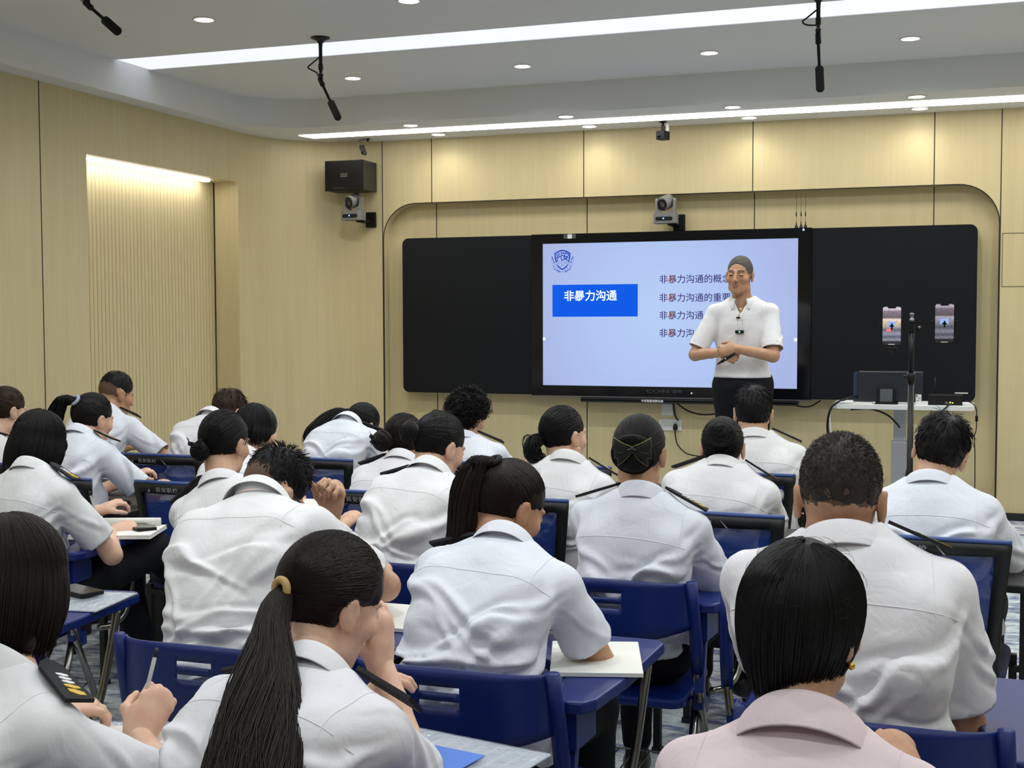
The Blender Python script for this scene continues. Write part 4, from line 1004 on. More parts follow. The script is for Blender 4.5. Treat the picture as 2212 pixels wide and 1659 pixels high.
def fold_set(S, rng, amount):
    """creases: (start, end, width, height) in space, running from the armpits and across the small of the back"""
    out = []; B = -S.f
    mid = lambda t: S.sp[int(t * 7)]
    for q in (-1, 1):
        ap = S.SJ[q] - S.up * .10 - S.r * q * .03 + B * .06
        for i in range(4):
            e = S.sp[3] + S.r * q * rng.uniform(-.10, .06) + B * .10 + S.up * rng.uniform(-.14, .06)
            out.append((ap + S.up * rng.uniform(-.05, .04), ap + (e - ap) * rng.uniform(.5, 1), rng.uniform(.007, .013), 1.7 * amount * rng.uniform(.5, 1.1)))
        for i in range(4):
            a = S.sp[2] + S.r * q * .15 + B * .05 + S.up * rng.uniform(-.05, .12); b = S.sp[2] + S.r * q * rng.uniform(-.04, .05) + B * .12 + S.up * rng.uniform(-.09, .06)
            out.append((a, b, rng.uniform(.007, .013), 1.7 * amount * rng.uniform(.5, 1.1)))
        d = S.E[q] - S.SJ[q]
        for i in range(3):
            t = rng.uniform(.1, .45); c = S.SJ[q] + d * t; w_ = np.cross(unit(d), S.r) * rng.uniform(.03, .07) * rng.choice([-1, 1])
            out.append((c + w_ + S.r * q * .05, c - w_ * .3 + d * .35 + S.r * q * .05, rng.uniform(.006, .010), 1.1 * amount * rng.uniform(.4, .9)))
    for i in range(4):
        c = S.sp[rng.randint(0, 2)] + B * .11 + S.r * rng.uniform(-.08, .08) + S.up * rng.uniform(-.02, .06)
        out.append((c - S.r * rng.uniform(.04, .10) + S.up * rng.uniform(-.03, .03), c + S.r * rng.uniform(.04, .10), rng.uniform(.007, .013), 2.1 * amount * rng.uniform(.5, 1)))
    return out

def make_shirt(p, S, root, m):
    h = p.get('sh', .0065); rng = random.Random(p.get('seed', 1)); b = S.bulk
    pts = np.array([S.N, S.H] + list(S.SJ.values()) + [S.SJ[q] * .3 + S.E[q] * .7 for q in (-1, 1)])
    hem = S.H[2] - p.get('hem', .02)
    lo = pts.min(0) - .26; hi = pts.max(0) + .26; lo[2] = hem - .03
    f = Field(lo, hi, h); torso(f, S)
    sl = p.get('sleeve', .74); ln = {}
    for q in (-1, 1):
        d = S.E[q] - S.SJ[q]; L = np.linalg.norm(d); ln[q] = L * sl
        f.cone(S.SJ[q], S.SJ[q] + d * (sl + .12), .055 * b ** .5, .067 * b ** .5, .026)
    f.half((0, 0, hem), (0, 0, -1))
    V, F = f.mesh(2)
    # collar opening
    nc = S.N + S.up * .028 + S.f * .012
    Nn = tri_normals(V, F)
    disp = np.zeros(len(V)); am = p.get('folds', .007)
    for (a, e, w, hh) in fold_set(S, rng, am):
        a, e = V3(a), V3(e); ab = e - a; t = np.clip(((V - a) @ ab) / (ab @ ab), 0, 1); c = a + t[:, None] * ab
        sgn = np.cross(unit(ab), Nn); off = ((V - c) * sgn).sum(1)
        dd = np.linalg.norm(V - c, axis=1); tp = np.sin(np.clip(t, .04, .96) * pi) ** .5
        g = np.exp(-(off / w) ** 2) - .7 * np.exp(-((off - 1.5 * w) / w) ** 2)
        disp += hh * g * tp * np.exp(-(np.maximum(dd - np.abs(off), 0) / .095) ** 4) * (np.abs(off) < .08)
    disp += am * .55 * vnoise(V * V3(1, 1, .7), 7.5, p.get('seed', 1)) + am * .28 * vnoise(V, 19, p.get('seed', 1) + 3)
    V = V + Nn * disp[:, None]
    # sleeve openings and neck opening
    Cf = V[F].mean(1); kill = np.zeros(len(F), bool)
    for q in (-1, 1):
        d = unit(S.E[q] - S.SJ[q]); t = (Cf - S.SJ[q]) @ d; r = np.linalg.norm(Cf - S.SJ[q] - t[:, None] * d, axis=1)
        kill |= (t > ln[q]) & (t < ln[q] + .22) & (r < .092)
    t = (Cf - nc) @ S.up; r = np.linalg.norm(Cf - nc - t[:, None] * S.up, axis=1); kill |= (t > .004) & (r < .08)
    kill |= Cf[:, 2] < hem + .004
    if p.get('vneck'):
        dz_ = (S.N - Cf) @ S.up; u_ = (Cf - S.N) @ S.r; kill |= (np.abs(u_) < .044 * (1 - dz_ / p['vneck'])) & (dz_ > -.03) & (((Cf - S.N) @ S.f) > .02)
    F = F[~kill]
    E0 = np.concatenate([F[:, [i, (i + 1) % 4]] for i in range(4)]); nV = len(V); bmask = ~np.isin(E0[:, 0].astype(np.int64) * nV + E0[:, 1], E0[:, 1].astype(np.int64) * nV + E0[:, 0]); bv = np.unique(E0[bmask])
    be = E0[bmask]
    for _ in range(10):                                               # even out the cut edges
        A_ = np.zeros((nV, 3)); c_ = np.zeros(nV)
        for i, j in ((0, 1), (1, 0)): np.add.at(A_, be[:, i], V[be[:, j]]); np.add.at(c_, be[:, i], 1)
        V[bv] = .4 * V[bv] + .6 * A_[bv] / c_[bv][:, None]
    for q in (-1, 1):
        d = unit(S.E[q] - S.SJ[q]); t = (V[bv] - S.SJ[q]) @ d; r = np.linalg.norm(V[bv] - S.SJ[q] - t[:, None] * d, axis=1); k_ = (np.abs(t - ln[q]) < .02) & (r < .1)
        V[bv[k_]] += d * (ln[q] - t[k_])[:, None]
    k_ = V[bv][:, 2] < hem + .02; V[bv[k_], 2] = hem + .004
    lab = np.arange(len(V)); Ea = np.concatenate([F[:, [i, (i + 1) % 4]] for i in range(4)])
    for _ in range(400):                                              # keep the one connected garment, drop loose scraps
        l2 = lab.copy(); np.minimum.at(l2, Ea[:, 0], lab[Ea[:, 1]]); np.minimum.at(l2, Ea[:, 1], lab[Ea[:, 0]]); l2 = l2[l2]
        if (l2 == lab).all(): break
        lab = l2
    big = np.bincount(lab[F[:, 0]]).argmax(); F = F[lab[F[:, 0]] == big]
    used = np.unique(F); mp = np.full(len(V), -1); mp[used] = np.arange(len(used)); V = V[used]; F = mp[F]
    Nn = tri_normals(V, F)
    Vi = V - Nn * .0016; n = len(V); Fa = [F, F[:, ::-1] + n]      # cloth thickness with closed rims
    E = np.concatenate([F[:, [i, (i + 1) % 4]] for i in range(4)]); key = E[:, 0].astype(np.int64) * n + E[:, 1]; rk = E[:, 1].astype(np.int64) * n + E[:, 0]
    bd_ = E[~np.isin(key, rk)]
    Fa.append(np.stack([bd_[:, 1], bd_[:, 0], bd_[:, 0] + n, bd_[:, 1] + n], 1))
    VV = [V, Vi]; n2 = 2 * n
    # seams: thin raised cord projected on the cloth
    bvh = BVHTree.FromPolygons([tuple(v) for v in V], [tuple(f_) for f_ in F])
    S.bvh = bvh
    cords = []
    def cast(o, d, far=.6):
        hit = bvh.ray_cast(Vector(o), Vector(d), far); return None if hit[0] is None else V3(hit[0])
    def keep(pt, gap_, least):                                       # longest unbroken run of a seam
        runs = [[]]
        for c in pt:
            if c is None: runs.append([]); continue
            if runs[-1] and np.linalg.norm(c - runs[-1][-1]) > gap_: runs.append([])
            runs[-1].append(c)
        r_ = max(runs, key=len)
        if len(r_) >= least: cords.append(r_)
    yk = p.get('yoke', .115); pth = []
    for i in range(33):
        u = -1 + 2 * i / 32; o = S.N - S.up * (yk + .018 * u * u) + S.r * u * (S.sw + .035) - S.f * .45
        c = cast(o, S.f)
        pth.append(c)
    keep(pth, .035, 12)
    for q in (-1, 1):
        pth = []
        for i in range(20):
            a = radians(-50 + 175 * i / 19); o0 = S.SJ[q] - S.r * q * .018; dr = S.up * cos(a) - S.f * sin(a); c = cast(o0 + dr * .3, -dr, .28)
            pth.append(c)
        keep(pth, .030, 7)
        d = unit(S.E[q] - S.SJ[q]); pth = []; ax = np.cross(d, S.f); ax = unit(ax); bx = np.cross(d, ax)
        for i in range(25):
            a = 2 * pi * i / 24; o0 = S.SJ[q] + d * (ln[q] - .026); dr = ax * cos(a) + bx * sin(a); c = cast(o0 + dr * .16, -dr, .13)
            pth.append(c)
        keep(pth, .030, 10)
    mb = MB()
    for c in cords: mb.tube(c, .0013, 5, True, True)
    quads = [f_ for f_ in mb.f if len(f_) == 4]
    if quads: VV.append(np.array(mb.v)); Fa.append(np.array(quads) + n2)
    return np_mesh('shirt', np.concatenate(VV), np.concatenate(Fa), m, None, root)

def make_collar(p, S, root, m):
    ax = unit(S.up * .75 + unit(S.C - S.N) * .25); fr = unit(S.f - ax * (S.f @ ax)); rt = np.cross(fr, ax)
    big = .066 if S.fem else .074; c0 = S.N + S.f * .014 - S.up * .012
    prof = p.get('collar_prof') or [(0.000, -.006), (.001, .016), (.0025, .036), (.006, .043), (.011, .038), (.015, .018), (.021, -.006)]
    n = 44; V = []; F = []; gap = radians(p.get('gap', 24))
    for i in range(n + 1):
        a = gap + (2 * pi - 2 * gap) * i / n; bk = .5 - .5 * cos(a); lift = .016 * bk - p.get('cfront', .020) * (1 - bk)
        for j, (o, z) in enumerate(prof):
            e = max(0, 1 - abs(a - pi) / 2.2); r = big + o + (.010 * (1 - e) if j > 4 else 0)
            zz = z * (.80 + .20 * bk) - ((.014 + p.get('wing', 0) * max(0, 1 - bk * 3)) * (1 - bk) if j > 5 else 0)
            V.append(c0 + fr * cos(a) * r * 1.05 + rt * sin(a) * r + ax * (zz + lift))
    k = len(prof)
    for i in range(n):
        for j in range(k - 1): F.append((i * k + j, i * k + j + 1, (i + 1) * k + j + 1, (i + 1) * k + j))
    o = np_mesh('collar', np.array(V), np.array(F), m, None, root)
    md = o.modifiers.new('cloth', 'SOLIDIFY'); md.thickness = .0022; md.offset = 0
    md = o.modifiers.new('round', 'SUBSURF'); md.levels = md.render_levels = 1
    return o

def make_trousers(p, S, root):
    pts = np.array([S.H] + list(S.K.values()) + list(S.A.values())); lo = pts.min(0) - .22; hi = pts.max(0) + .22; lo[2] = max(lo[2], 0)
    f = Field(lo, hi, .010); top = max(S.H[2] + (.10 if not p.get('stand') else .075), max(S.K[q][2] for q in (-1, 1)) + (.08 if not p.get('stand') and max(S.K[q][2] for q in (-1, 1)) > S.H[2] + .02 else -9))
    f.ell(S.H + S.f0 * .02 + V3(0, 0, -.01), V3(.168, .135, .125) * S.bulk, None, k=.0)
    if p.get('stand'): f.cone(S.H + V3(0, 0, -.05), S.H + V3(0, 0, .12), .172 * S.bulk, .160 * S.bulk, .04, n=S.f0, q=.72)
    for q in (-1, 1):
        h = S.H + S.right * q * .085
        f.cone(h, S.K[q], (.090 if not p.get('stand') else .098) * S.bulk, .066, .045); f.cone(S.K[q], S.A[q] * .94 + S.K[q] * .06 if not p.get('stand') else S.A[q] - V3(0, 0, .05), .064, .050, .03)
    f.half((0, 0, top), (0, 0, 1))
    V, F = f.mesh(2); Nn = tri_normals(V, F); V = V + Nn * (.004 * vnoise(V, 14, p.get('seed', 1)))[:, None]
    np_mesh('trousers', V, F, NAVY, None, root)
    for q in (-1, 1):
        A = S.A[q]; d = unit(S.f0 + S.right * q * .18) if p.get('shoe_d' + ('r' if q > 0 else 'l')) is None else unit(p['shoe_d' + ('r' if q > 0 else 'l')])
        tilt = abs(d[2]) > .2; fl = p.get('floor', 0) if not tilt else A[2] - .2
        z = V3(0, 0, -.06); g = Field(A - .26, A + .26, .006)
        g.cone(A + z - d * .045, A + z + d * .04, .036, .039, .02); g.cone(A + z + d * .02, A + z + d * .165 - V3(0, 0, .008), .041, .034, .03, n=(0, 0, 1) if not tilt else None, q=.8 if not tilt else 1)
        g.cone(A + z - d * .03, A - d * .012 + V3(0, 0, -.005), .036, .038, .02)
        g.half((0, 0, fl + .004), (0, 0, -1)); g.half(A + V3(0, 0, .012), (0, 0, 1))
        v, f_ = g.mesh(1); np_mesh('shoe', v, f_, SHOE, None, root)

def make_epaulette(p, S, root, q, lift=.02, L=.125):
    t0 = S.N + S.r * q * .080 + S.f * .005; t1 = S.SJ[q] + S.r * q * .022; ps = []
    for t in (t0, t1):
        hit = S.bvh.ray_cast(Vector(t + S.up * .3), Vector(-S.up), .6); ps.append(V3(hit[0]) if hit[0] is not None else t + S.up * .05)
    a, b_ = ps[0] + S.up * .008, ps[1] + S.up * (.004 + lift); d = unit(b_ - a); a = b_ - d * min(np.linalg.norm(b_ - a), .118); tl_ = radians(p.get('eptilt', 10)); w = S.f * cos(tl_) + S.up * sin(tl_); w = unit(w - d * (w @ d)); n = np.cross(w, d) * q
    if n @ S.up < 0: n = -n
    L = max(L, np.linalg.norm(b_ - a)); hw = .026
    fr = lambda x, y, z: tuple(a + d * x + w * y + n * z)
    b = MB(); b.prism([(-.004, -hw * .55), (-.014, 0), (-.004, hw * .55), (.012, hw * .85), (L, hw), (L, -hw), (.012, -hw * .85)], -.003, .004, fr)
    e = b.build('epaulette', EPB, root)
    b = MB(); c = MB()
    for i, (x, mb, l) in enumerate(((.36, b, .010), (.46, b, .010), (.56, b, .010), (.68, c, .013), (.83, c, .018))):
        x *= L
        y = hw * .12; k = hw * (.36 if mb is b else .46); mb.prism([(x - l * .62, y - k), (x - l * .1, y - k), (x + l * .55, y), (x + l * .62, y + k), (x + l * .1, y + k), (x - l * .45, y)], .004, .0054, fr)
    b.build('silver_bars', EPS, e); c.build('gold_bars', EPG, e)

# ---- hair -------------------------------------------------------------------------------------
HC, HR = V3(0, -.012, .030), V3(.079, .098, .093)                  # hair shell in head-local space
def on_shell(d, k=1.0, R=None): return HC + (HR if R is None else R) * d * k
def slerp_paths(D0, G, n, rng, wob=.03):
    out = []
    for d in D0:
        g = unit(G + V3(rng.gauss(0, wob), rng.gauss(0, wob), rng.gauss(0, wob))); a = math.acos(max(-1, min(1, float(d @ g)))); t = np.linspace(0, 1, n)[:, None]
        s = max(sin(a), 1e-4); out.append((d * np.sin((1 - t) * a) + g * np.sin(t * a)) / s)
    return out
def rdir(rng):
    while True:
        v = V3(rng.uniform(-1, 1), rng.uniform(-1, 1), rng.uniform(-1, 1)); n = np.linalg.norm(v)
        if .2 < n < 1: return v / n

def bundle(path, rad, n, rng, w, wave=0.0, segs=18, lmin=.7, flat=1.0, freq=2.0):
    """strands along a smooth path; rad = radius at each control point"""
    P = np.array([tuple(q) for q in bez(path, 12)]); k = len(P); tt = np.linspace(0, len(rad) - 1, k); R = np.interp(tt, np.arange(len(rad)), rad)
    T = np.gradient(P, axis=0); T /= np.linalg.norm(T, axis=1, keepdims=True) + 1e-9
    ref = V3(1, .2, 0); U = np.cross(T, ref); U /= np.linalg.norm(U, axis=1, keepdims=True) + 1e-9; W = np.cross(T, U)
    out = []
    for i in range(n):
        a = rng.uniform(0, 2 * pi); r = sqrt(rng.uniform(.02, 1)); L = rng.uniform(lmin, 1) if r > .3 else 1
        s = np.linspace(0, L * (k - 1), segs); x = lambda A: np.stack([np.interp(s, np.arange(k), A[:, j]) for j in range(3)], 1)
        ph = a * 1.0 + rng.uniform(-.6, .6); wv = wave * np.linspace(0, 1, segs) * np.sin(np.linspace(0, freq * 2 * pi, segs) + ph)
        rr = np.interp(s, np.arange(k), R) * r
        out.append(x(P) + x(U) * (cos(a) * rr * flat)[:, None] + x(W) * (sin(a) * rr + wv)[:, None] if False else x(P) + x(U) * (np.cos(a + wv * 12) * rr * flat + wv * .5)[:, None] + x(W) * (np.sin(a + wv * 12) * rr + wv)[:, None])
    return out

def make_hair(p, S, root, m):
    st = p['hair']; rng = random.Random(p.get('seed', 1) * 17 + 3); sc = S.s; nst = p.get('ns', 900); w0 = p.get('hw', .0011)
    h = p.get('hh', .0055); R = HR * p.get('hvol', 1.0); bob = p.get('bob')
    f = Field((-.19, -.22, -.24), (.19, .18, .19), h)
    toW = lambda A: S.C + (A * sc) @ S.R.T
    paths, ws = [], []
    tied = st in ('pony', 'bun', 'low')
    if tied:
        f.ell(HC, R, None, k=0)
        f.ell((0, .088, -.050), (.078, .078, .102), None, k=.012, sub=True)                # face
        for q in (-1, 1): f.ell((q * .082, .006, -.026), (.030, .026, .045), None, k=.01, sub=True)  # ears
        for q in (-1, 1): f.ell((q * .082, .052, -.020), (.034, .042, .050), None, k=.012, sub=True)
        f.ell((0, -.040, -.125), (.11, .11, .062), None, k=.02, sub=True)                     # nape
        G = unit(V3(p.get('gather', (0, -1, .1))))
        D0 = []
        while len(D0) < nst:
            d = rdir(rng); q = on_shell(d, 1, R)
            if d[1] > .55 and d[2] < .45: continue
            if q[2] < -.058 or (abs(d[0]) > .45 and d[1] > .15 and d[2] < .22): continue
            if abs(q[0]) > .05 and -.03 < q[1] < .05 and q[2] < .01: continue
            if d @ G > .93: continue
            D0.append(d)
        for u in slerp_paths(D0, G, 9, rng, .05):
            k = 1.0 + rng.uniform(-.004, .022); paths.append(HC + R * u * k); ws.append(w0 * rng.uniform(.7, 1.5))
        g = HC + R * G
        if st == 'bun':
            br = V3(p.get('bun', (.042, .032, .042))); bc = g + G * br[1] * .62
            f.ell(bc, br * .92, None, k=.012)
            ax = G; e1 = unit(np.cross(ax, V3(0, 0, 1))); e2 = np.cross(ax, e1)
            for i in range(int(nst * .35)):
                a0 = rng.uniform(0, 2 * pi); el = rng.uniform(-.3, 1.3); span = rng.uniform(1.0, 2.4); t = np.linspace(0, 1, 9); a = a0 + t * span; e = el + t * rng.uniform(-.2, .3)
                B = np.stack([br[0] * np.cos(e) * np.cos(a), br[2] * np.cos(e) * np.sin(a), br[1] * np.sin(e)], 1) * rng.uniform(.95, 1.05)
                paths.append(bc + B[:, :1] * e1 + B[:, 1:2] * e2 + B[:, 2:3] * ax); ws.append(w0 * rng.uniform(.8, 1.5))
            S.bun = (bc, br, G)
        S.gather = g
    elif st == 'bob':
        b = bob; L = b['len']; fr = b.get('fringe', .0); back = b.get('back', L)
        # shell hanging from the crown, open at the face
        f.ell(HC, R, None, k=0)
        for i in range(9):
            a = radians(-150 + 300 * i / 8) + pi * 1.5          # round the back from cheek to cheek
            d = V3(cos(a), sin(a), 0); zl = back + (L - back) * abs(d[0]); top = HC + R * d * .74; end = V3(HC[0] + R[0] * d[0] * b.get('tip', .86), HC[1] + R[1] * d[1] * b.get('tip', .86), zl + .018)
            if d[1] > b.get('open', .35): continue
            f.cone(top + V3(0, 0, .0), end, .019, .015, .012)
        f.ell((0, .100, -.055), (.060, .072, .112), None, k=.015, sub=True)
        f.ell((0, .02, -.13), (.055, .055, .075), None, k=.01, sub=True)
        cr = V3(b.get('part', 0), -.25, 1); cr = unit(cr)
        for i in range(nst):
            a = rng.uniform(0, 2 * pi); d = V3(cos(a), sin(a), 0); front = d[1]
            if front > b.get('open', .35) + .25 and not fr: continue
            zl = back + (L - back) * abs(d[0]) + rng.uniform(-.012, .012)
            if front > b.get('open', .35): zl = max(zl, (fr or -.02) + rng.uniform(-.01, .01)) if front > .6 else zl * .7
            e = unit(V3(d[0], d[1], .0)); s0 = rng.uniform(.05, .55); k = 1.0 + rng.uniform(-.005, .03); t = np.linspace(s0, 1, 8)[:, None]; A = math.acos(max(-1, min(1, float(cr @ e))))
            up_ = (cr * np.sin((1 - t) * A) + e * np.sin(t * A)) / max(sin(A), .05); P = HC + R * up_ * k
            n2 = 7; z0 = P[-1][2]; zz = np.linspace(0, 1, n2 + 1)[1:, None]; tip = b.get('tip', .86) + rng.uniform(-.05, .06)
            Q = P[-1] * (1 - zz) + V3(P[-1][0] * tip, HC[1] + (P[-1][1] - HC[1]) * tip, zl) * zz; out_ = np.sin(zz * pi) * .010; Q[:, :1] += d[0] * out_; Q[:, 1:2] += d[1] * out_
            paths.append(np.concatenate([P, Q]) if z0 > zl + .01 else P); ws.append(w0 * rng.uniform(.7, 1.6))
    elif st in ('short', 'buzz', 'curly', 'shag'):
        t_ = p.get('thick', 1.0); Rm = R * V3(.965, .975, 1.0) * t_; HS = HC + V3(*p.get('hshift', (0, 0, 0)))
        f.ell(HS, Rm, None, k=0)
        f.ell((0, .092, -.046), (.074, .078, p.get('fcut', .100)), None, k=.014, sub=True)
        for q in (-1, 1): f.ell((q * .084, .004, -.030), (.026, .024, .046), None, k=.008, sub=True); f.ell((q * .080, .048, -.030), (.030, .036, .052), None, k=.010, sub=True)
        f.ell((0, -.035, -.125 + p.get('nape', 0)), (.12, .12, .068), None, k=.015, sub=True)
        for i in range(nst):
            d = rdir(rng); q = HS + Rm * d
            if d[1] > .5 and d[2] < .42: continue
            if q[2] < -.050 + p.get('nape', 0) or (abs(d[0]) > .5 and d[1] > .2 and d[2] < .1): continue
            if abs(q[0]) > .05 and -.03 < q[1] < .03 and q[2] < .015: continue
            top = max(0, d[2] + .15)
            if st == 'curly':
                c0 = HC + Rm * d * rng.uniform(.98, 1.10); ax = rdir(rng); e1 = unit(np.cross(ax, d) + 1e-6); e2 = np.cross(ax, e1); rr = rng.uniform(.004, .009); t = np.linspace(0, 1, 12)
                paths.append(c0 + e1 * (rr * np.cos(t * 9))[:, None] + e2 * (rr * np.sin(t * 9))[:, None] + (d * .012 + ax * .02 + V3(0, 0, -.008)) * t[:, None]); ws.append(w0 * rng.uniform(.8, 1.4)); continue
            cr = unit(V3(.1, -.45, 1)); tg = d - cr * .0; tg = unit(np.cross(np.cross(cr, d) + 1e-6, d) * -1) if abs(d @ cr) < .995 else V3(0, 1, 0)
            tg = -tg if (tg @ (d - cr)) < 0 else tg
            sw_ = np.cross(d, tg) * p.get('swirl', .3)
            l = p.get('len', .022) * (.35 + .65 * min(1, top * 1.2)) * rng.uniform(.6, 1.25); lift = p.get('lift', .5) * (.3 + .7 * min(1, top))
            dr = unit(tg + sw_ + V3(rng.gauss(0, .25), rng.gauss(0, .25), rng.gauss(0, .25))); t = np.linspace(0, 1, 5)[:, None]
            paths.append(q * 1.0 + (dr * (1 - lift * .5) + d * lift) * l * t - d * (t * t * l * .35) ); ws.append(w0 * rng.uniform(.7, 1.3))
    V, F = f.mesh(2); Nn = tri_normals(V, F)
    V = V + Nn * (p.get('rough', .0022) * vnoise(V * V3(1, 1, .6), 60 if st != 'curly' else 110, p.get('seed', 1)))[:, None]
    Vs, Fs = [toW(V)], [F]; n = len(V)
    if paths:
        v2, f2 = ribbons([toW(P) for P in paths], [w * sc for w in ws]); Vs.append(v2); Fs.append(f2 + n); n += len(v2)
    S.g = toW(S.gather[None])[0] if tied else None
    if st in ('pony', 'low'):
        tl = p['tail']; path = [S.g + V3(o) for o in tl['path']]
        b = bundle(path, tl['rad'], tl.get('n', 320), rng, 0, tl.get('wave', .004), 18, tl.get('lmin', .72), tl.get('flat', 1.0), tl.get('freq', 2.0))
        v2, f2 = ribbons(b, [tl.get('w', .0022) * rng.uniform(.7, 1.4) for _ in b], .3); Vs.append(v2); Fs.append(f2 + n); n += len(v2)
        for extra in tl.get('wisps', []):
            b = bundle([S.g + V3(o) for o in extra], [.004, .008, .010, .004], 10, rng, 0, .006, 14, .7)
            v2, f2 = ribbons(b, [.0009] * len(b), .3); Vs.append(v2); Fs.append(f2 + n); n += len(v2)
    nf = p.get('flyaway', 24); fl = []
    for i in range(nf):                                                  # loose hairs at the outline
        d = rdir(rng)
        if d[1] > .4 and d[2] < .5 or d[2] < -.1: continue
        q = HC + R * d * 1.0; t = np.linspace(0, 1, 6)[:, None]; tg = unit(np.cross(d, rdir(rng))); fl.append(toW(q + tg * .032 * t + d * (.006 * np.sin(t * pi) + .001)))
    if fl and st != 'buzz':
        v2, f2 = ribbons(fl, [.00035] * len(fl)); Vs.append(v2); Fs.append(f2 + n); n += len(v2)
    return np_mesh('hair', np.concatenate(Vs), np.concatenate(Fs), m, None, root)

def hair_tie(S, root, m, r=.017, w=.008, tilt=None):
    ax = V3(tilt) if tilt is not None else S.R @ unit(S.gather - HC); b = MB(); n = 20; u = unit(np.cross(ax, V3(.3, .1, 1))); v = np.cross(unit(ax), u); c = S.g + unit(ax) * .008
    b.tube([c + (u * cos(2 * pi * i / n) + v * sin(2 * pi * i / n)) * r for i in range(n + 1)], w, 8, False); return b.build('hair_tie', m, root)

def bow(S, root, c, R, s=1.0, m=None, edge=None):
    """ribbon bow: two looped wings and a knot; R columns right, out, up"""
    b = MB(); e = MB()
    for q in (-1, 1):
        for lay, (l, hgt, tz) in enumerate(((.042, .040, .004), (.034, .026, -.022))):
            prof = []
            for i in range(9):
                t = i / 8; x = q * l * t; hw = hgt * (.25 + .75 * t ** .8) * .6; z = tz * t; y = .010 + .010 * sin(pi * t) + .003 * lay
                prof.append((x, y, z, hw))
            vs = []; fs = []
            for (x, y, z, hw) in prof:
                for k in range(5):
                    kk = k / 4 * 2 - 1; vs.append(V3(c) + R @ (V3(x, y + .006 * cos(kk * 4.7), z + kk * hw) * s))
            for i in range(8):
                for k in range(4): fs.append((i * 5 + k, i * 5 + k + 1, i * 5 + 5 + k + 1, i * 5 + 5 + k))
            b.add(vs, fs, True)
            if edge:
                e.tube([vs[i * 5] for i in range(9)] , .0008 * s, 4); e.tube([vs[40 + k] for k in range(5)], .0008 * s, 4); e.tube([vs[i * 5 + 4] for i in range(9)], .0008 * s, 4)
    kn = V3(c) + R @ (V3(0, .012, 0) * s)
    b.lathe([(.002, -.009 * s), (.007 * s, -.006 * s), (.008 * s, 0), (.007 * s, .006 * s), (.002, .009 * s)], kn, 10, tuple(R[:, 2]))
    o = b.build('hair_bow', m or BOWB, root)
    md = o.modifiers.new('ribbon', 'SOLIDIFY'); md.thickness = .0012
    if edge: e.build('gold_edge', edge, o)
    return o

def person(p):
    S = skeleton(p); base = (float(S.H[0]), float(S.H[1]), p.get('floor', 0.0))
    root = thing('person', p['label'], 'person', base, 0, None)
    inv = Matrix.Translation(base).inverted()
    sk = p.get('skin', SKIN)
    make_body(p, S, root, sk)
    sm = p.get('shirt', SHIRT); make_shirt(p, S, root, sm); make_collar(p, S, root, sm); make_trousers(p, S, root)
    make_hair(p, S, root, p.get('hcol', HBLK))
    for q in p.get('ep', ()): make_epaulette(p, S, root, q, p.get('eplift', .015))
    if p.get('extra'): p['extra'](S, root)
    for ch in root.children_recursive if hasattr(root, 'children_recursive') else []:
        if ch.parent == root: ch.matrix_parent_inverse = inv
    return S

# ------------------------------------------------------------------ the cast: hip, base of neck and head of each person in metres
TIE_B = mat('beige_hair_tie', srgb(190, 158, 104), .8); TIE_G = mat('grey_hair_tie', srgb(160, 172, 186), .8); TIE_K = mat('black_hair_tie', srgb(18, 18, 20), .8)
GOLD = mat('gold_metal', srgb(220, 180, 90), .25, 1.0); PEARL = mat('pearl', srgb(235, 232, 228), .25)
SPEC = mat('black_glasses_frame', srgb(12, 12, 14), .3)
def hp(S, x, y, z): return S.C + S.R @ (V3(x, y, z) * S.s)
def earring(m, q=1, r=.004):
    def fn(S, root):
        b = MB(); c = hp(S, q * .083, .004, -.042); b.lathe([(.0005, -r), (r * .8, -r * .6), (r, 0), (r * .8, r * .6), (.0005, r)], c, 12); b.build('earring', m, root)
    return fn
def glasses(S, root):
    g = thing('glasses', None, None); g.parent = root
    b = MB()
    for q in (-1, 1):
        b.tube([hp(S, q * .068, .10, .010), hp(S, q * .078, .04, .012), hp(S, q * .082, -.006, .016), hp(S, q * .081, -.022, -.006)], [.0022, .0024, .0028, .0024], 8)
        b.tube([hp(S, q * .034 + .026 * cos(a), .104 - .010 * abs(cos(a)), .004 + .019 * sin(a)) for a in [2 * pi * i / 20 for i in range(21)]], .0016, 6)
    b.tube([hp(S, -.010, .106, .008), hp(S, .010, .106, .008)], .0016, 6); b.build('frame', SPEC, g)
def do(*fs):
    def fn(S, root):
        for f_ in fs: f_(S, root)
    return fn
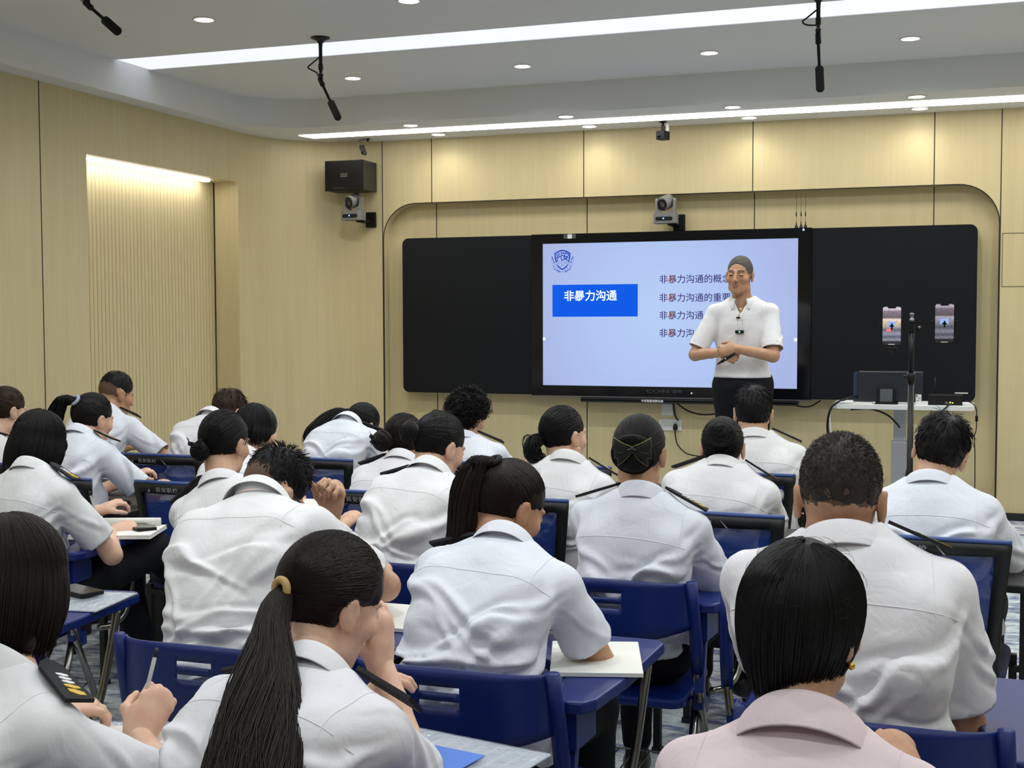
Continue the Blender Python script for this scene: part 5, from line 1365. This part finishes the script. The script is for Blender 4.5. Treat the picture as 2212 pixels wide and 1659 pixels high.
def lecturer_kit(S, root):
    b = MB(); c0 = S.H + V3(0, 0, .065); n = 40
    b.add([tuple(c0 + S.right * cos(a) * .158 + S.f0 * sin(a) * .108 + V3(0, 0, z)) for z in (-.018, .018) for a in [2 * pi * i / n for i in range(n)]], [(i, (i + 1) % n, n + (i + 1) % n, n + i) for i in range(n)], True)
    o = b.build('belt', mat('black_belt_leather', srgb(24, 22, 22), .4), root); md = o.modifiers.new('leather', 'SOLIDIFY'); md.thickness = .004
    def front(u, dz):                                         # a point on the shirt front
        o_ = S.N - V3(0, 0, dz) + S.right * u; hit = S.bvh.ray_cast(Vector(o_ + S.f0 * .5), Vector(-S.f0), .8); return V3(hit[0]) + S.f0 * .0008 if hit[0] is not None else o_ + S.f0 * .12
    b = MB(); pl = [front(0, .07 + .025 * i) for i in range(15)]
    for i in range(14): b.tube([pl[i] - S.right * .016, pl[i + 1] - S.right * .016], .0012, 4); b.tube([pl[i] + S.right * .016, pl[i + 1] + S.right * .016], .0012, 4)
    b.build('placket_seam', SHIRT, root)
    for i in range(1, 14, 4): MB().lathe([(.0005, 0), (.005, 0), (.005, .002), (.0005, .002)], pl[i], 12, tuple(S.f0)).build('button', PEARL, root)
    c = front(.0, .185); b = MB(); fr = lambda x, y, z: tuple(c + S.right * x + V3(0, 0, y) + S.f0 * z)
    b.prism(rrect(-.027, -.010, .027, .010, .004), .001, .012, fr); t = b.build('wireless_transmitter', SPEC, root)
    b = MB(); b.prism(rrect(-.005, -.004, .005, .004, .002), .012, .013, fr); b.build('green_light', mat('green_light', (.1, .6, .4), .4, emit=(.2, .9, .6), es=1.2), t)
    c = front(.01, .095); b = MB(); b.box(Vector(c + S.f0 * .004), (.026, .010, .008)); t = b.build('microphone_clip', SPEC, root)
    b = MB(); e = c + V3(.018, 0, .045) + S.f0 * .022; b.tube([c + S.f0 * .006, c * .5 + e * .5 + S.f0 * .006, e], .0022, 6); b.lathe([(.001, -.009), (.008, -.006), (.0095, 0), (.008, .007), (.001, .010)], e + V3(0, 0, .006), 12); b.build('lapel_microphone', mat('yellow_foam', srgb(206, 176, 104), .8), root)
def tie(m, r=.017, w=.008): return lambda S, root: hair_tie(S, root, m, r, w)
def bun_bow(s=1.0, edge=None, dz=.0, dy=.0):
    def fn(S, root):
        bc, br, G = S.bun; c = S.C + S.R @ ((bc + G * (br[1] * .75 + dy) + V3(0, 0, dz)) * S.s); n = S.R @ G; r = unit(np.cross(n, V3(0, 0, 1))) ; u = np.cross(r, n)
        bow(S, root, c, np.stack([r, n, u], 1), s, None, edge)
    return fn
CAST = [
    dict(label='person with short thick black hair in a pale pink collared blouse at lower right',
         hip=(-0.200, 1.700, 0.562), neck=(-0.193, 1.800, 0.949), head=(-0.205, 1.885, 1.091), hy=-24, hp=-6, hr=3, shirt=PINKS, skin=SKIN2, hair='bob', hvol=1.1, bob={'len': -0.07, 'back': -0.112, 'fringe': 0.0, 'open': 0.45, 'tip': 0.6, 'part': 0.15}, ns=4600, hw=0.0009, rough=0.004, flyaway=90, h=0.005, sh=0.0065, seed=20, folds=0.006, collar_prof=[(0.0, -0.006), (0.002, 0.018), (0.005, 0.038), (0.01, 0.046), (0.018, 0.042), (0.028, 0.018), (0.038, -0.02)], gap=30, extra=earring(GOLD, 1, .006), sw=0.15, yaw=-3),
    dict(label='person with long wavy ponytail held by a beige tie, leaning one cheek on a hand',
         hip=(-1.040, 1.720, 0.562), neck=(-1.021, 1.900, 0.923), head=(-1.063, 2.050, 1.028), hy=-27, hp=-22, hr=4, shirt=SHIRT_W, skin=SKIN3, hair='pony', gather=(.12, -.94, -.28), ns=5200, hw=0.0007, h=0.005, sh=0.0065, seed=21, folds=0.008, ep=(-1, 1), tail=dict(path=[(0, 0, 0), (.01, -.06, -.04), (.07, -.20, -.13), (.15, -.38, -.25), (.19, -.44, -.36), (.22, -.45, -.47), (.23, -.44, -.58), (.23, -.42, -.70)], rad=[.015, .032, .055, .078, .088, .088, .08, .05], n=4200, wave=.024, w=.0007, flat=.55, freq=2.6, wisps=[[(.04, -.10, -.08), (.16, -.30, -.2), (.24, -.42, -.28), (.2, -.44, -.38)], [(.03, -.12, -.10), (.05, -.34, -.26), (.02, -.42, -.36), (-.04, -.44, -.40)], [(.04, -.12, -.08), (.18, -.32, -.2), (.23, -.43, -.33), (.27, -.46, -.44)], [(.05, -.3, -.3), (.0, -.44, -.42), (-.06, -.46, -.48), (-.1, -.46, -.47)]]), extra=tie(TIE_B, .016, .0075), yaw=-12, hcol=HBRN, flyaway=60, sw=0.158, bulk=1.0, hvol=1.06, hs=1.0, rw=(-1.011, 2.160, 0.887), rp=(.5, -.1, -1), rhand=dict(d=(-.06, .12, 1), n=(-1, .25, .1), curl=.22, spread=.004, thumb=.2, h=.003), bow=0.09),
    dict(label='person with dark bob and marked black shoulder board at lower left',
         hip=(-1.550, 1.700, 0.562), neck=(-1.518, 1.750, 0.928), head=(-1.576, 1.840, 1.070), hy=-4, hp=-14, hr=-3, shirt=SHIRT, skin=SKIN3, hair='bob', hvol=1.08, bob={'len': -0.125, 'back': -0.15, 'fringe': 0, 'open': 0.35, 'tip': 0.92, 'part': -0.1}, ns=4800, hw=0.0009, h=0.005, sh=0.0065, seed=22, folds=0.007, ep=(1,), eplift=0.012, eptilt=22, sw=0.164, sr=-7, hcol=HBRN, yaw=-20, rw=(-1.425, 1.980, 0.765), rp=(.9, -.35, -.4), rhand=dict(d=(.10, .45, .55), n=(-.55, .5, -.55), curls=(.75, .95, 1.05, 1.15), spread=.001, thumb=.8, h=.0028), lw=(-1.62, 1.96, .78), lhand=dict(d=(.5, .6, .2), n=(0, .1, -1), curl=.6, h=.003)),
    dict(label='person with spiky short hair bent far over, resting the temple on a fist',
         hip=(-1.620, 2.670, 0.562), neck=(-1.727, 2.930, 1.048), head=(-1.784, 3.100, 1.057), fem=False, hy=-20, hp=-38, hr=6, shirt=SHIRT, skin=SKIN, hair='short', fade=-0.012, hshift=(0, 0.004, 0.01), len=0.028, lift=0.95, nape=0.04, thick=0.985, ns=2400, hw=0.001, seed=8, folds=0.008, bow=0.1, sw=0.172, bulk=1.06, yaw=-8, rw=(-1.60, 3.28, .80), rp=(1, -.2, -.4), rhand=dict(d=(.3, .7, .15), n=(-.4, 0, -1), curl=.85), lw=(-1.70, 3.30, .97), lp=(-.6, .3, -1), lhand=dict(d=(.25, -.15, 1), n=(-.3, -1, .1), curls=(1.0, 1.05, 1.1, 1.1), thumb=.5), extra=glasses),
    dict(label='person with a straight brown ponytail writing beside a blank white notebook',
         hip=(-1.020, 2.670, 0.562), neck=(-1.002, 2.820, 0.990), head=(-1.037, 2.955, 1.073), hy=-32, hp=-26, hr=4, shirt=SHIRT_B, skin=SKIN2, hair='pony', gather=(-.10, -.80, .62), ns=3600, hw=0.0008, h=0.005, sh=0.007, seed=13, folds=0.0085, ep=(-1,), hcol=HBRN, tail=dict(path=[(0, 0, 0), (-.03, -.035, .004), (-.055, -.06, -.06), (-.065, -.06, -.16), (-.085, -.055, -.25), (-.085, -.05, -.315)], rad=[.014, .026, .034, .036, .034, .012], n=1100, wave=.004, w=.0009, flat=.6, wisps=[[(-.02, -.02, -.02), (-.08, -.06, -.16), (-.12, -.06, -.24), (-.125, -.06, -.29)]]), extra=tie(TIE_K, .016, .007), yaw=-8, bow=0.09, sw=0.155, rw=(-.92, 3.06, .78), rp=(.85, -.5, -.8), bulk=1.0, sleeve=0.58, sr=3),
    dict(label='broad person with cropped greying hair and both ears visible from behind',
         hip=(-0.160, 2.600, 0.562), neck=(-0.206, 2.600, 1.075), head=(-0.218, 2.660, 1.166), fem=False, hy=3, hp=-8, hr=2, shirt=SHIRT_W, skin=SKIN2, hair='short', fade=-0.006, hshift=(0, 0.002, 0.006), nape=0.052, len=0.01, lift=0.9, ns=8000, hw=0.0006, thick=0.99, seed=19, folds=0.008, ep=(1,), hcol=HGRY, sw=0.186, bulk=1.14, yaw=-2, h=0.005, sh=0.007, hs=1.08, rw=(-.02, 2.92, .77), rp=(.25, -.35, -1), sleeve=0.8, sr=4, gap=26, collar_prof=[(0.0, -0.006), (0.001, 0.018), (0.0025, 0.038), (0.007, 0.046), (0.013, 0.04), (0.02, 0.018), (0.028, -0.012)]),
    dict(label='person with a straight black bob writing on an open notebook at the left',
         hip=(-3.080, 3.700, 0.562), neck=(-3.088, 3.700, 0.990), head=(-3.157, 3.830, 1.088), hy=-14, hp=-14, hr=2, shirt=SHIRT, skin=SKIN3, hair='bob', hvol=1.05, bob={'len': -0.12, 'back': -0.135, 'fringe': 0, 'open': 0.42, 'tip': 0.98, 'part': 0.1}, ns=1500, hw=0.0013, seed=4, folds=0.008, ep=(1,), yaw=-8, rw=(-2.971, 3.980, 0.742), rp=(1, -.7, -.7), rhand=dict(d=(.5, .75, .25), n=(-.3, .3, -.8), curls=(.8, .95, 1.05, 1.1), thumb=.8), Kl=(-3.02, 4.12, .56), Al=(-2.98, 4.22, .11), Kr=(-2.88, 4.12, .66), Ar=(-2.79, 4.36, .36), shoe_dr=(.5, .8, -.35)),
    dict(label='person with low bun and plain black bow behind spiky haired one',
         hip=(-2.180, 3.700, 0.562), neck=(-2.343, 3.740, 0.966), head=(-2.392, 3.840, 1.107), hy=-4, hp=-8, hr=3, shirt=SHIRT, skin=SKIN, hair='bun', gather=(-.25, -.78, -.56), bun=(.034, .030, .034), ns=1300, hw=0.0012, seed=7, folds=0.007, extra=bun_bow(.95, None, .035, -.012), ep=(-1,)),
    dict(label='person with a low side bun and a white dot hairpin, bent forward',
         hip=(-1.680, 3.700, 0.562), neck=(-1.625, 3.850, 1.017), head=(-1.654, 4.000, 1.103), hy=-26, hp=-20, hr=5, shirt=SHIRT, skin=SKIN3, hair='bun', gather=(-.30, -.88, -.12), bun=(.036, .032, .038), ns=1300, hw=0.0012, seed=11, folds=0.008, yaw=-10, bow=0.09, ep=(-1,), extra=do(lambda S, root: MB().lathe([(.0005, -.004), (.0045, 0), (.0005, .004)], hp(S, -.030, -.098, .055), 10).build("hairpin", PEARL, root), lambda S, root: MB().tube([hp(S, .03, -.01, .129), hp(S, -.02, -.055, .118), hp(S, -.035, -.095, .06)], .0022, 6).build("hair_slide", TIE_K, root)), bulk=1.0, sw=0.152),
    dict(label='person with smooth dark hair wearing a black bow edged in gold',
         hip=(-0.885, 3.700, 0.562), neck=(-0.866, 3.640, 1.001), head=(-0.892, 3.730, 1.133), hy=-2, hp=-4, hr=3, shirt=SHIRT_B, skin=SKIN2, hair='bun', gather=(.14, -.94, -.26), bun=(.064, .020, .060), ns=2000, hw=0.001, h=0.005, sh=0.007, seed=15, folds=0.008, ep=(-1, 1), eplift=0.012, sw=0.155, sr=4, extra=bun_bow(1.3, BOWG, .022, -.004), collar_prof=[(0.000, -.006), (.001, .016), (.002, .036), (.004, .050), (.007, .046), (.010, .02), (.014, -.004)], rw=(-.74, 4.02, .79), sleeve=0.84, Ar=(-.66, 4.40, .32), Kr=(-.72, 4.12, .60), shoe_dr=(.6, .75, -.3)),
    dict(label='person with a dark ponytail in a grey tie at the left',
         hip=(-3.600, 4.600, 0.562), neck=(-3.633, 4.660, 1.013), head=(-3.670, 4.800, 1.089), hy=-14, hp=-12, hr=4, shirt=SHIRT_B, skin=SKIN3, hair='pony', gather=(-.15, -.88, .42), ns=900, hw=0.0015, seed=2, folds=0.008, ep=(1,), yaw=-10, tail=dict(path=[(0, 0, 0), (-.05, -.03, .0), (-.09, -.035, -.07), (-.10, -.03, -.15), (-.10, -.03, -.20)], rad=[.014, .030, .036, .032, .012], n=240, wave=.004, w=.0022), extra=tie(TIE_G, .020, .008), rp=(1, -.4, -.8), rw=(-3.42, 4.95, .78)),
    dict(label='person at the left edge of the photo with hair pulled back and ear showing',
         hip=(-4.220, 4.950, 0.562), neck=(-4.368, 4.920, 0.933), head=(-4.344, 5.030, 1.096), hy=-16, hp=-10, hr=2, shirt=SHIRT, skin=SKIN3, hair='pony', gather=(-.1, -.9, .45), ns=800, hw=0.0015, seed=3, ep=(1,), hcol=HBR2, tail=dict(path=[(0, 0, 0), (-.04, -.04, -.02), (-.06, -.05, -.12), (-.06, -.05, -.2)], rad=[.014, .026, .03, .012], n=160, wave=.004, w=.0022), extra=earring(PEARL)),
    dict(label='person in profile with short black hair, mostly hidden behind the low bun with the bow',
         hip=(-2.860, 4.600, 0.562), neck=(-2.843, 4.720, 0.937), head=(-2.867, 4.860, 1.050), hy=-26, hp=-14, hr=2, shirt=SHIRT, skin=SKIN3, hair='bob', hvol=1.04, bob={'len': -0.06, 'back': -0.09, 'fringe': 0, 'open': 0.1, 'tip': 0.95, 'part': 0}, ns=900, hw=0.0014, seed=6),
    dict(label='person with a bun in a black net and bow, partly behind a low side bun',
         hip=(-2.120, 4.600, 0.562), neck=(-2.087, 4.660, 0.950), head=(-2.123, 4.760, 1.034), hy=0, hp=-10, hr=2, shirt=SHIRT_W, skin=SKIN, hair='bun', gather=(-.45, -.82, -.30), bun=(.046, .036, .042), ns=900, hw=0.0014, seed=10, hcol=HBRN, extra=bun_bow(.9, None, .020, .0), ep=(-1,)),
    dict(label='person with black hair in a loose low curled ponytail and a pearl earring',
         hip=(-1.440, 4.600, 0.562), neck=(-1.374, 4.600, 0.980), head=(-1.421, 4.690, 1.085), hy=-28, hp=-2, hr=0, shirt=SHIRT, skin=SKIN3, hair='low', gather=(-.25, -.85, -.38), ns=1000, hw=0.0014, seed=14, folds=0.006, tail=dict(path=[(0, .01, .0), (-.03, -.03, -.02), (-.02, -.035, -.06), (.02, -.035, -.085), (.035, -.03, -.07)], rad=[.02, .032, .03, .02, .006], n=200, wave=.010, w=.0016, wisps=[[(0, -.01, 0), (-.05, -.03, .01), (-.06, -.03, -.05), (-.02, -.03, -.12)], [(0, -.01, -.03), (-.035, -.03, -.06), (-.03, -.03, -.11), (.03, -.03, -.13)]]), extra=earring(PEARL), ep=(1,)),
    dict(label='person with black hair in a large round bun, below the lecturer',
         hip=(-0.840, 4.600, 0.562), neck=(-0.785, 4.580, 0.981), head=(-0.803, 4.665, 1.057), hy=9, hp=-6, hr=0, shirt=SHIRT, skin=SKIN, hair='bun', gather=(-.02, -.90, .22), bun=(.050, .030, .046), ns=1100, hw=0.0012, seed=16, folds=0.007, ep=(-1, 1), eplift=0.012, sw=0.158, bulk=1.0),
    dict(label='person with tousled black hair and glasses, right elbow out beside the aisle',
         hip=(-0.040, 4.250, 0.562), neck=(-0.070, 4.270, 0.985), head=(-0.043, 4.370, 1.095), fem=False, hy=-3, hp=-12, hr=14, shirt=SHIRT_B, skin=SKIN, hair='shag', len=0.045, lift=0.45, nape=0.004, thick=1.05, ns=2200, hw=0.0011, seed=18, folds=0.009, yaw=-6, sw=0.158, extra=glasses, rw=(.10, 4.60, .80), rp=(.6, -.45, -.8), sleeve=0.72, sr=3),
    dict(label='person with a black crew cut seen in profile before the fluted niche',
         hip=(-4.360, 5.700, 0.562), neck=(-4.379, 5.840, 1.016), head=(-4.407, 5.970, 1.118), fem=False, hy=-24, hp=-16, hr=0, shirt=SHIRT_B, skin=SKIN2, hair='short', fade=-0.012, hshift=(0, 0.004, 0.01), len=0.008, lift=0.8, nape=0.05, thick=0.97, ns=2600, hw=0.0009, seed=1, ep=(1,), rw=(-3.97, 6.10, .84), rp=(.8, -.4, -.9)),
    dict(label='person with wavy brown hair bent deeply over the desk near the wall corner',
         hip=(-3.620, 5.600, 0.562), neck=(-3.654, 5.740, 1.010), head=(-3.632, 5.880, 1.041), hy=-18, hp=-30, hr=0, shirt=SHIRT_W, skin=SKIN3, hair='shag', len=0.04, lift=0.35, thick=1.08, ns=1300, hw=0.0014, seed=5, hcol=HBR2, bow=0.11, rough=0.005),
    dict(label='person with a long black ponytail across the back, leaning over the desk',
         hip=(-2.900, 5.600, 0.562), neck=(-2.877, 5.760, 0.998), head=(-2.878, 5.930, 0.986), hy=-22, hp=-28, hr=6, shirt=SHIRT_B, skin=SKIN3, hair='low', gather=(-.40, -.90, -.05), ns=900, hw=0.0015, seed=9, bow=0.1, folds=0.008, ep=(1,), tail=dict(path=[(0, 0, 0), (-.035, -.06, .0), (-.075, -.13, -.04), (-.11, -.19, -.09), (-.125, -.23, -.15)], rad=[.018, .030, .036, .034, .010], n=240, wave=.003, w=.0022), extra=tie(TIE_K, .018, .006)),
    dict(label='person with a big head of tight black curls below the dark board',
         hip=(-2.100, 5.600, 0.562), neck=(-2.193, 5.620, 0.942), head=(-2.215, 5.720, 1.063), hy=-16, hp=-16, hr=8, shirt=SHIRT_B, skin=SKIN, hair='curly', thick=1.18, nape=-0.02, ns=2200, hw=0.0013, rough=0.01, seed=12, ep=(1,)),
    dict(label='person with neat short black hair seated straight in front of the lecturer',
         hip=(-0.800, 5.600, 0.562), neck=(-0.821, 5.580, 0.997), head=(-0.837, 5.650, 1.112), fem=False, hy=4, hp=-6, hr=2, shirt=SHIRT, skin=SKIN, hair='short', len=0.03, lift=0.3, nape=0.004, thick=1.04, ns=1800, hw=0.0012, seed=17, ep=(1,), sw=0.17),
    dict(label='standing lecturer with grey buzz cut, white shirt and dark trousers before the lit screen',
         hip=(-1.290, 8.250, 1.100), neck=(-1.290, 8.240, 1.632), head=(-1.308, 8.200, 1.804), stand=1, floor=0.153, fem=False, yaw=180, hy=174, hp=-2, hr=-2, shirt=SHIRT, skin=SKIN2, hair='buzz', fade=-0.01, len=0.004, lift=0.6, thick=0.985, nape=0.02, ns=2500, hw=0.0008, fcut=0.118, cfront=-0.002, hcol=HGR2, seed=50, face=1, h=0.0038, vneck=0.085, wing=0.03, sh=0.0075, bow=-0.02, hem=-0.05, folds=0.007, rw=(-1.391, 7.980, 1.317), lw=(-1.282, 7.950, 1.342), rp=(-1, .3, -.9), lp=(1, .3, -.9), rhand=dict(d=(.85, -.1, -.28), n=(.1, .95, -.2), curls=(.8, .95, 1.0, 1.0), thumb=.7), lhand=dict(d=(-.95, -.1, -.1), n=(-.1, .9, -.3), curl=.55, thumb=.3), sleeve=0.84, bulk=1.04, sw=0.175, hs=1.05, extra=lecturer_kit),
]

PEOPLE = [person(p) for p in CAST]

# ------------------------------------------------------------------ things on the writing boards and on the floor
PAPER = mat('white_paper', srgb(232, 232, 226), .8); PAPER2 = mat('cream_paper', srgb(228, 224, 204), .8)
def lined():
    m = mat('ruled_paper', srgb(230, 228, 220), .8); w = nd(m, 'ShaderNodeTexWave'); w.bands_direction = 'Y'; w.inputs['Scale'].default_value = 38; lk(m, coords(m), w.inputs['Vector'])
    lk(m, ramp(m, w.outputs['Fac'], [(.0, srgb(206, 204, 204)), (.10, srgb(233, 231, 224))]), bsdf(m).inputs['Base Color']); return m
RULED = lined()
CLEAR = mat('clear_folder_plastic', srgb(206, 214, 226), .10, alpha=.42, spec=.8); bump(CLEAR, noise_tex(CLEAR, coords(CLEAR), 16, 2, .5, 1.5), .5, .01)
LBLUE = mat('blue_sheet', srgb(70, 120, 215), .5); INKB = mat('grip_rubber', srgb(22, 20, 30), .5); CLRP = mat('clear_pen_barrel', srgb(205, 205, 200), .15, alpha=.6)
ZB = .7355
def notebook(x, y, rz, w, h, th, label, m=PAPER, cover=None, name='notebook', cat='notebook', z=ZB):
    t = thing(name, label, cat, (x, y, z), radians(rz))
    b = MB(); b.bb((-w / 2, -h / 2, .0015 if cover else 0), (w / 2, h / 2, th)); b.build('pages', m, t)
    if cover: b = MB(); b.bb((-w / 2 - .002, -h / 2 - .002, 0), (w / 2 + .002, h / 2 + .002, .0015)); b.build('cover', cover, t)
    return t
def pen(p, d, label, l=.145):
    t = thing('pen', label, 'pen', tuple(p)); d = Vector(d).normalized()
    b = MB(); b.tube([d * .012, d * l], [.0042, .0042], 10); b.build('barrel', CLRP, t)
    b = MB(); b.tube([d * .014, d * .045], .0048, 10); b.build('grip', INKB, t)
    b = MB(); b.tube([d * 0, d * .012], [.0009, .0036], 8); b.build('tip', ALU, t)
    b = MB(); b.tube([d * (l - .012), d * l, d * (l + .006)], [.0046, .0046, .003], 10); b.build('cap', INKB, t); return t
def flat_phone(x, y, z, rz, label, tilt=0):
    t = thing('phone', label, 'phone', (x, y, z), radians(rz)); M = Matrix.Rotation(radians(tilt), 3, 'X')
    fr = lambda u, v, d: tuple(M @ Vector((u, v, d)))
    b = MB(); b.prism(rrect(-.038, -.078, .038, .078, .010), 0, .010, fr); b.build('case', BLK, t)
    b = MB(); b.prism(rrect(-.035, -.074, .035, .074, .008), .010, .0108, fr); b.build('screen', mat('phone_glass_off', srgb(40, 36, 34), .10), t); return t
def folder(x, y, rz, w, h, label, z=ZB):
    t = thing('plastic_folder', label, 'folder', (x, y, z), radians(rz)); n = 14; vs = []; fs = []
    for i in range(n + 1):
        for j in range(n + 1):
            u, v = i / n - .5, j / n - .5; e = min(.5 - abs(u), .5 - abs(v)) * 2
            vs.append((u * w, v * h, .004 + .005 * min(1, e * 5) * (1 + .6 * mnoise.noise(Vector((u * 5 + x, v * 5, y))))))
    for i in range(n):
        for j in range(n): fs.append((i * (n + 1) + j, (i + 1) * (n + 1) + j, (i + 1) * (n + 1) + j + 1, i * (n + 1) + j + 1))
    b = MB(); b.add(vs, fs, True); b.build('top_film', CLEAR, t)
    b = MB(); b.bb((-w / 2, -h / 2, 0), (w / 2, h / 2, .0016)); b.build('back_film', mat('frosted_folder_plastic', srgb(176, 184, 194), .35), t)
    b = MB()
    for i in range(12): xx = -w / 2 + w * (i + .5) / 12; b.bb((xx - .0015, -h / 2 + .01, .0016), (xx + .0015, h / 2 - .01, .0022))
    b.build('printed_stripes', WHT, t); return t
# lower left: writer with the shoulder board
folder(-1.50, 2.02, 14, .30, .22, 'clear striped folder under the ruled notebook at lower left')
notebook(-1.44, 1.93, 14, .21, .27, .012, 'open ruled notebook under the writing hand at lower left', RULED, BLU, z=ZB + .008)
pen((-1.439, 1.995, .775), (.03, .22, .55), 'black and clear pen in the writing hand at lower left')
# long ponytail: folder, sheet, pen, pouch on the board at her right
folder(-.90, 2.10, -12, .36, .30, 'clear wrinkled folder beside the long wavy ponytail')
t = thing('blue_sheet', 'bright blue sheet lying on the clear folder', 'paper', (-.93, 2.09, ZB + .012), radians(-12)); b = MB(); b.box((0, 0, 0), (.24, .15, .0015)); b.build('sheet', LBLUE, t)
pen((-1.06, 2.145, ZB + .021), (1, -.22, .03), 'black gripped pen lying across the blue sheet')
t = thing('tissue_pack', 'pale blue soft tissue pack on the blue sheet', 'tissue pack', (-.955, 2.055, ZB + .013), radians(-14)); b = MB(); b.box((0, 0, .012), (.18, .075, .024), None, .010); b.build('pack', mat('pale_blue_film', srgb(190, 208, 224), .3), t)
flat_phone(-.97, 1.975, ZB + .013, 80, 'dark phone in front of the pale blue tissue pack')
# brown ponytail
notebook(-.79, 2.87, 16, .21, .28, .009, 'blank white notebook hanging over the board beside the brown ponytail', PAPER)
pen((-.86, 3.00, ZB + .018), (-.2, -.5, .8), 'pen in the hand of the person with the brown ponytail')
# two phones at the left
folder(-2.42, 3.0, 8, .36, .24, 'clear striped folder on the board with two dark phones')
flat_phone(-2.40, 3.06, ZB + .012, 70, 'dark phone lying flat on the clear striped folder')
flat_phone(-2.53, 3.05, ZB + .030, 62, 'dark phone leaning on another phone at the left', 12)
t = thing('paper_slip', 'small white paper slip on the clear striped folder', 'paper', (-2.40, 2.93, ZB + .012), .3); b = MB(); b.box((0, 0, 0), (.09, .05, .001)); b.build('slip', PAPER, t)
# bob haired writer
t = notebook(-2.96, 4.01, 20, .30, .24, .014, 'open notebook with rolled back page before the bob haired writer', PAPER, PLW)
b = MB(); b.tube([(-.13, .105, .028), (.13, .105, .028)], .016, 14); b.build('rolled_page', PAPER, t)
flat_phone(-2.905, 4.07, ZB + .0145, 55, 'dark phone lying on the open notebook of the bob haired writer')
pen((-3.045, 4.01, ZB + .02), (-.05, -.30, .95), 'clear pen in the hand of the bob haired writer')
# others
notebook(-2.57, 4.85, 6, .20, .24, .016, 'thick white notebook on a black writing board by the wall corner', PAPER, BLK)
notebook(-3.30, 4.88, 10, .20, .24, .010, 'white notebook under the arms of the person with the grey tie', PAPER)
flat_phone(-3.17, 4.75, ZB, 70, 'lilac lit phone near the elbow of the person with the grey tie')
notebook(-1.43, 3.92, -5, .15, .21, .018, 'cream notebook beside the face of the person with the brown ponytail', PAPER2)
folder(-.74, 4.02, -6, .28, .24, 'clear shiny folder right of the gold edged bow person')
notebook(-.82, 3.96, -4, .14, .20, .010, 'white pad half inside the clear shiny folder', PAPER, z=ZB + .013)
notebook(-1.42, 3.10, 0, .20, .26, .009, 'white notebook under the hand of the spiky haired person', PAPER)
notebook(-.12, 3.89, -6, .27, .22, .006, 'white sheets on the board behind the greying person', PAPER)
t = flat_phone(-.13, 3.93, ZB + .0065, 80, 'grey phone on white sheets behind the greying person')
t = thing('pencil_case', 'slim white pencil case sticking out past the greying person', 'pencil case', (.0, 3.80, ZB + .0065), radians(4)); b = MB(); b.box((0, 0, .006), (.11, .022, .012), None, .004); b.build('case', PLW, t)
notebook(-.06, 2.86, 0, .20, .25, .008, 'white notebook before the greying person', PAPER)
notebook(-.02, 4.50, -5, .20, .24, .008, 'white notebook before the person with glasses at right', PAPER)
notebook(-4.22, 6.03, 0, .20, .24, .008, 'white notebook before the crew cut person', PAPER)
# bottle on the carpet
t = thing('water_bottle', 'clear water bottle with red cap on the carpet', 'bottle', (-3.62, 5.14, 0))
b = MB(); b.lathe([(.001, 0), (.030, 0), (.032, .008), (.032, .06), (.030, .07), (.032, .08), (.032, .13), (.028, .155), (.014, .185), (.0125, .195), (.001, .195)], (0, 0, 0), 24); b.build('bottle_body', mat('clear_bottle', srgb(214, 222, 226), .08, alpha=.45), t)
b = MB(); b.lathe([(.001, .19), (.0155, .19), (.0155, .215), (.001, .217)], (0, 0, 0), 20); b.build('cap', mat('red_cap', srgb(206, 44, 40), .4), t)
b = MB(); b.lathe([(.0325, .085), (.0325, .125)], (0, 0, 0), 24); del b.f[-2:], b.mi[-2:], b.sm[-2:]; b.build('wrapper', mat('red_wrapper', srgb(196, 50, 48), .5), t)
# pointer in the lecturer's hand
t = thing('presentation_clicker', 'small black clicker held in the lecturer hand', 'clicker', (-1.335, 7.885, 1.285))
b = MB(); d = Vector((.045, -.01, .028)); b.tube([-d * 1.3, -d * .6, d * .6, d * 1.2], [.004, .010, .011, .007], 12); b.build('clicker_body', BLK, t)
b = MB(); b.lathe([(.0005, 0), (.004, 0), (.004, .002), (.0005, .002)], (-.005, -.0115, -.002), 10, (0, -1, .1)); b.build('button', PLW, t)
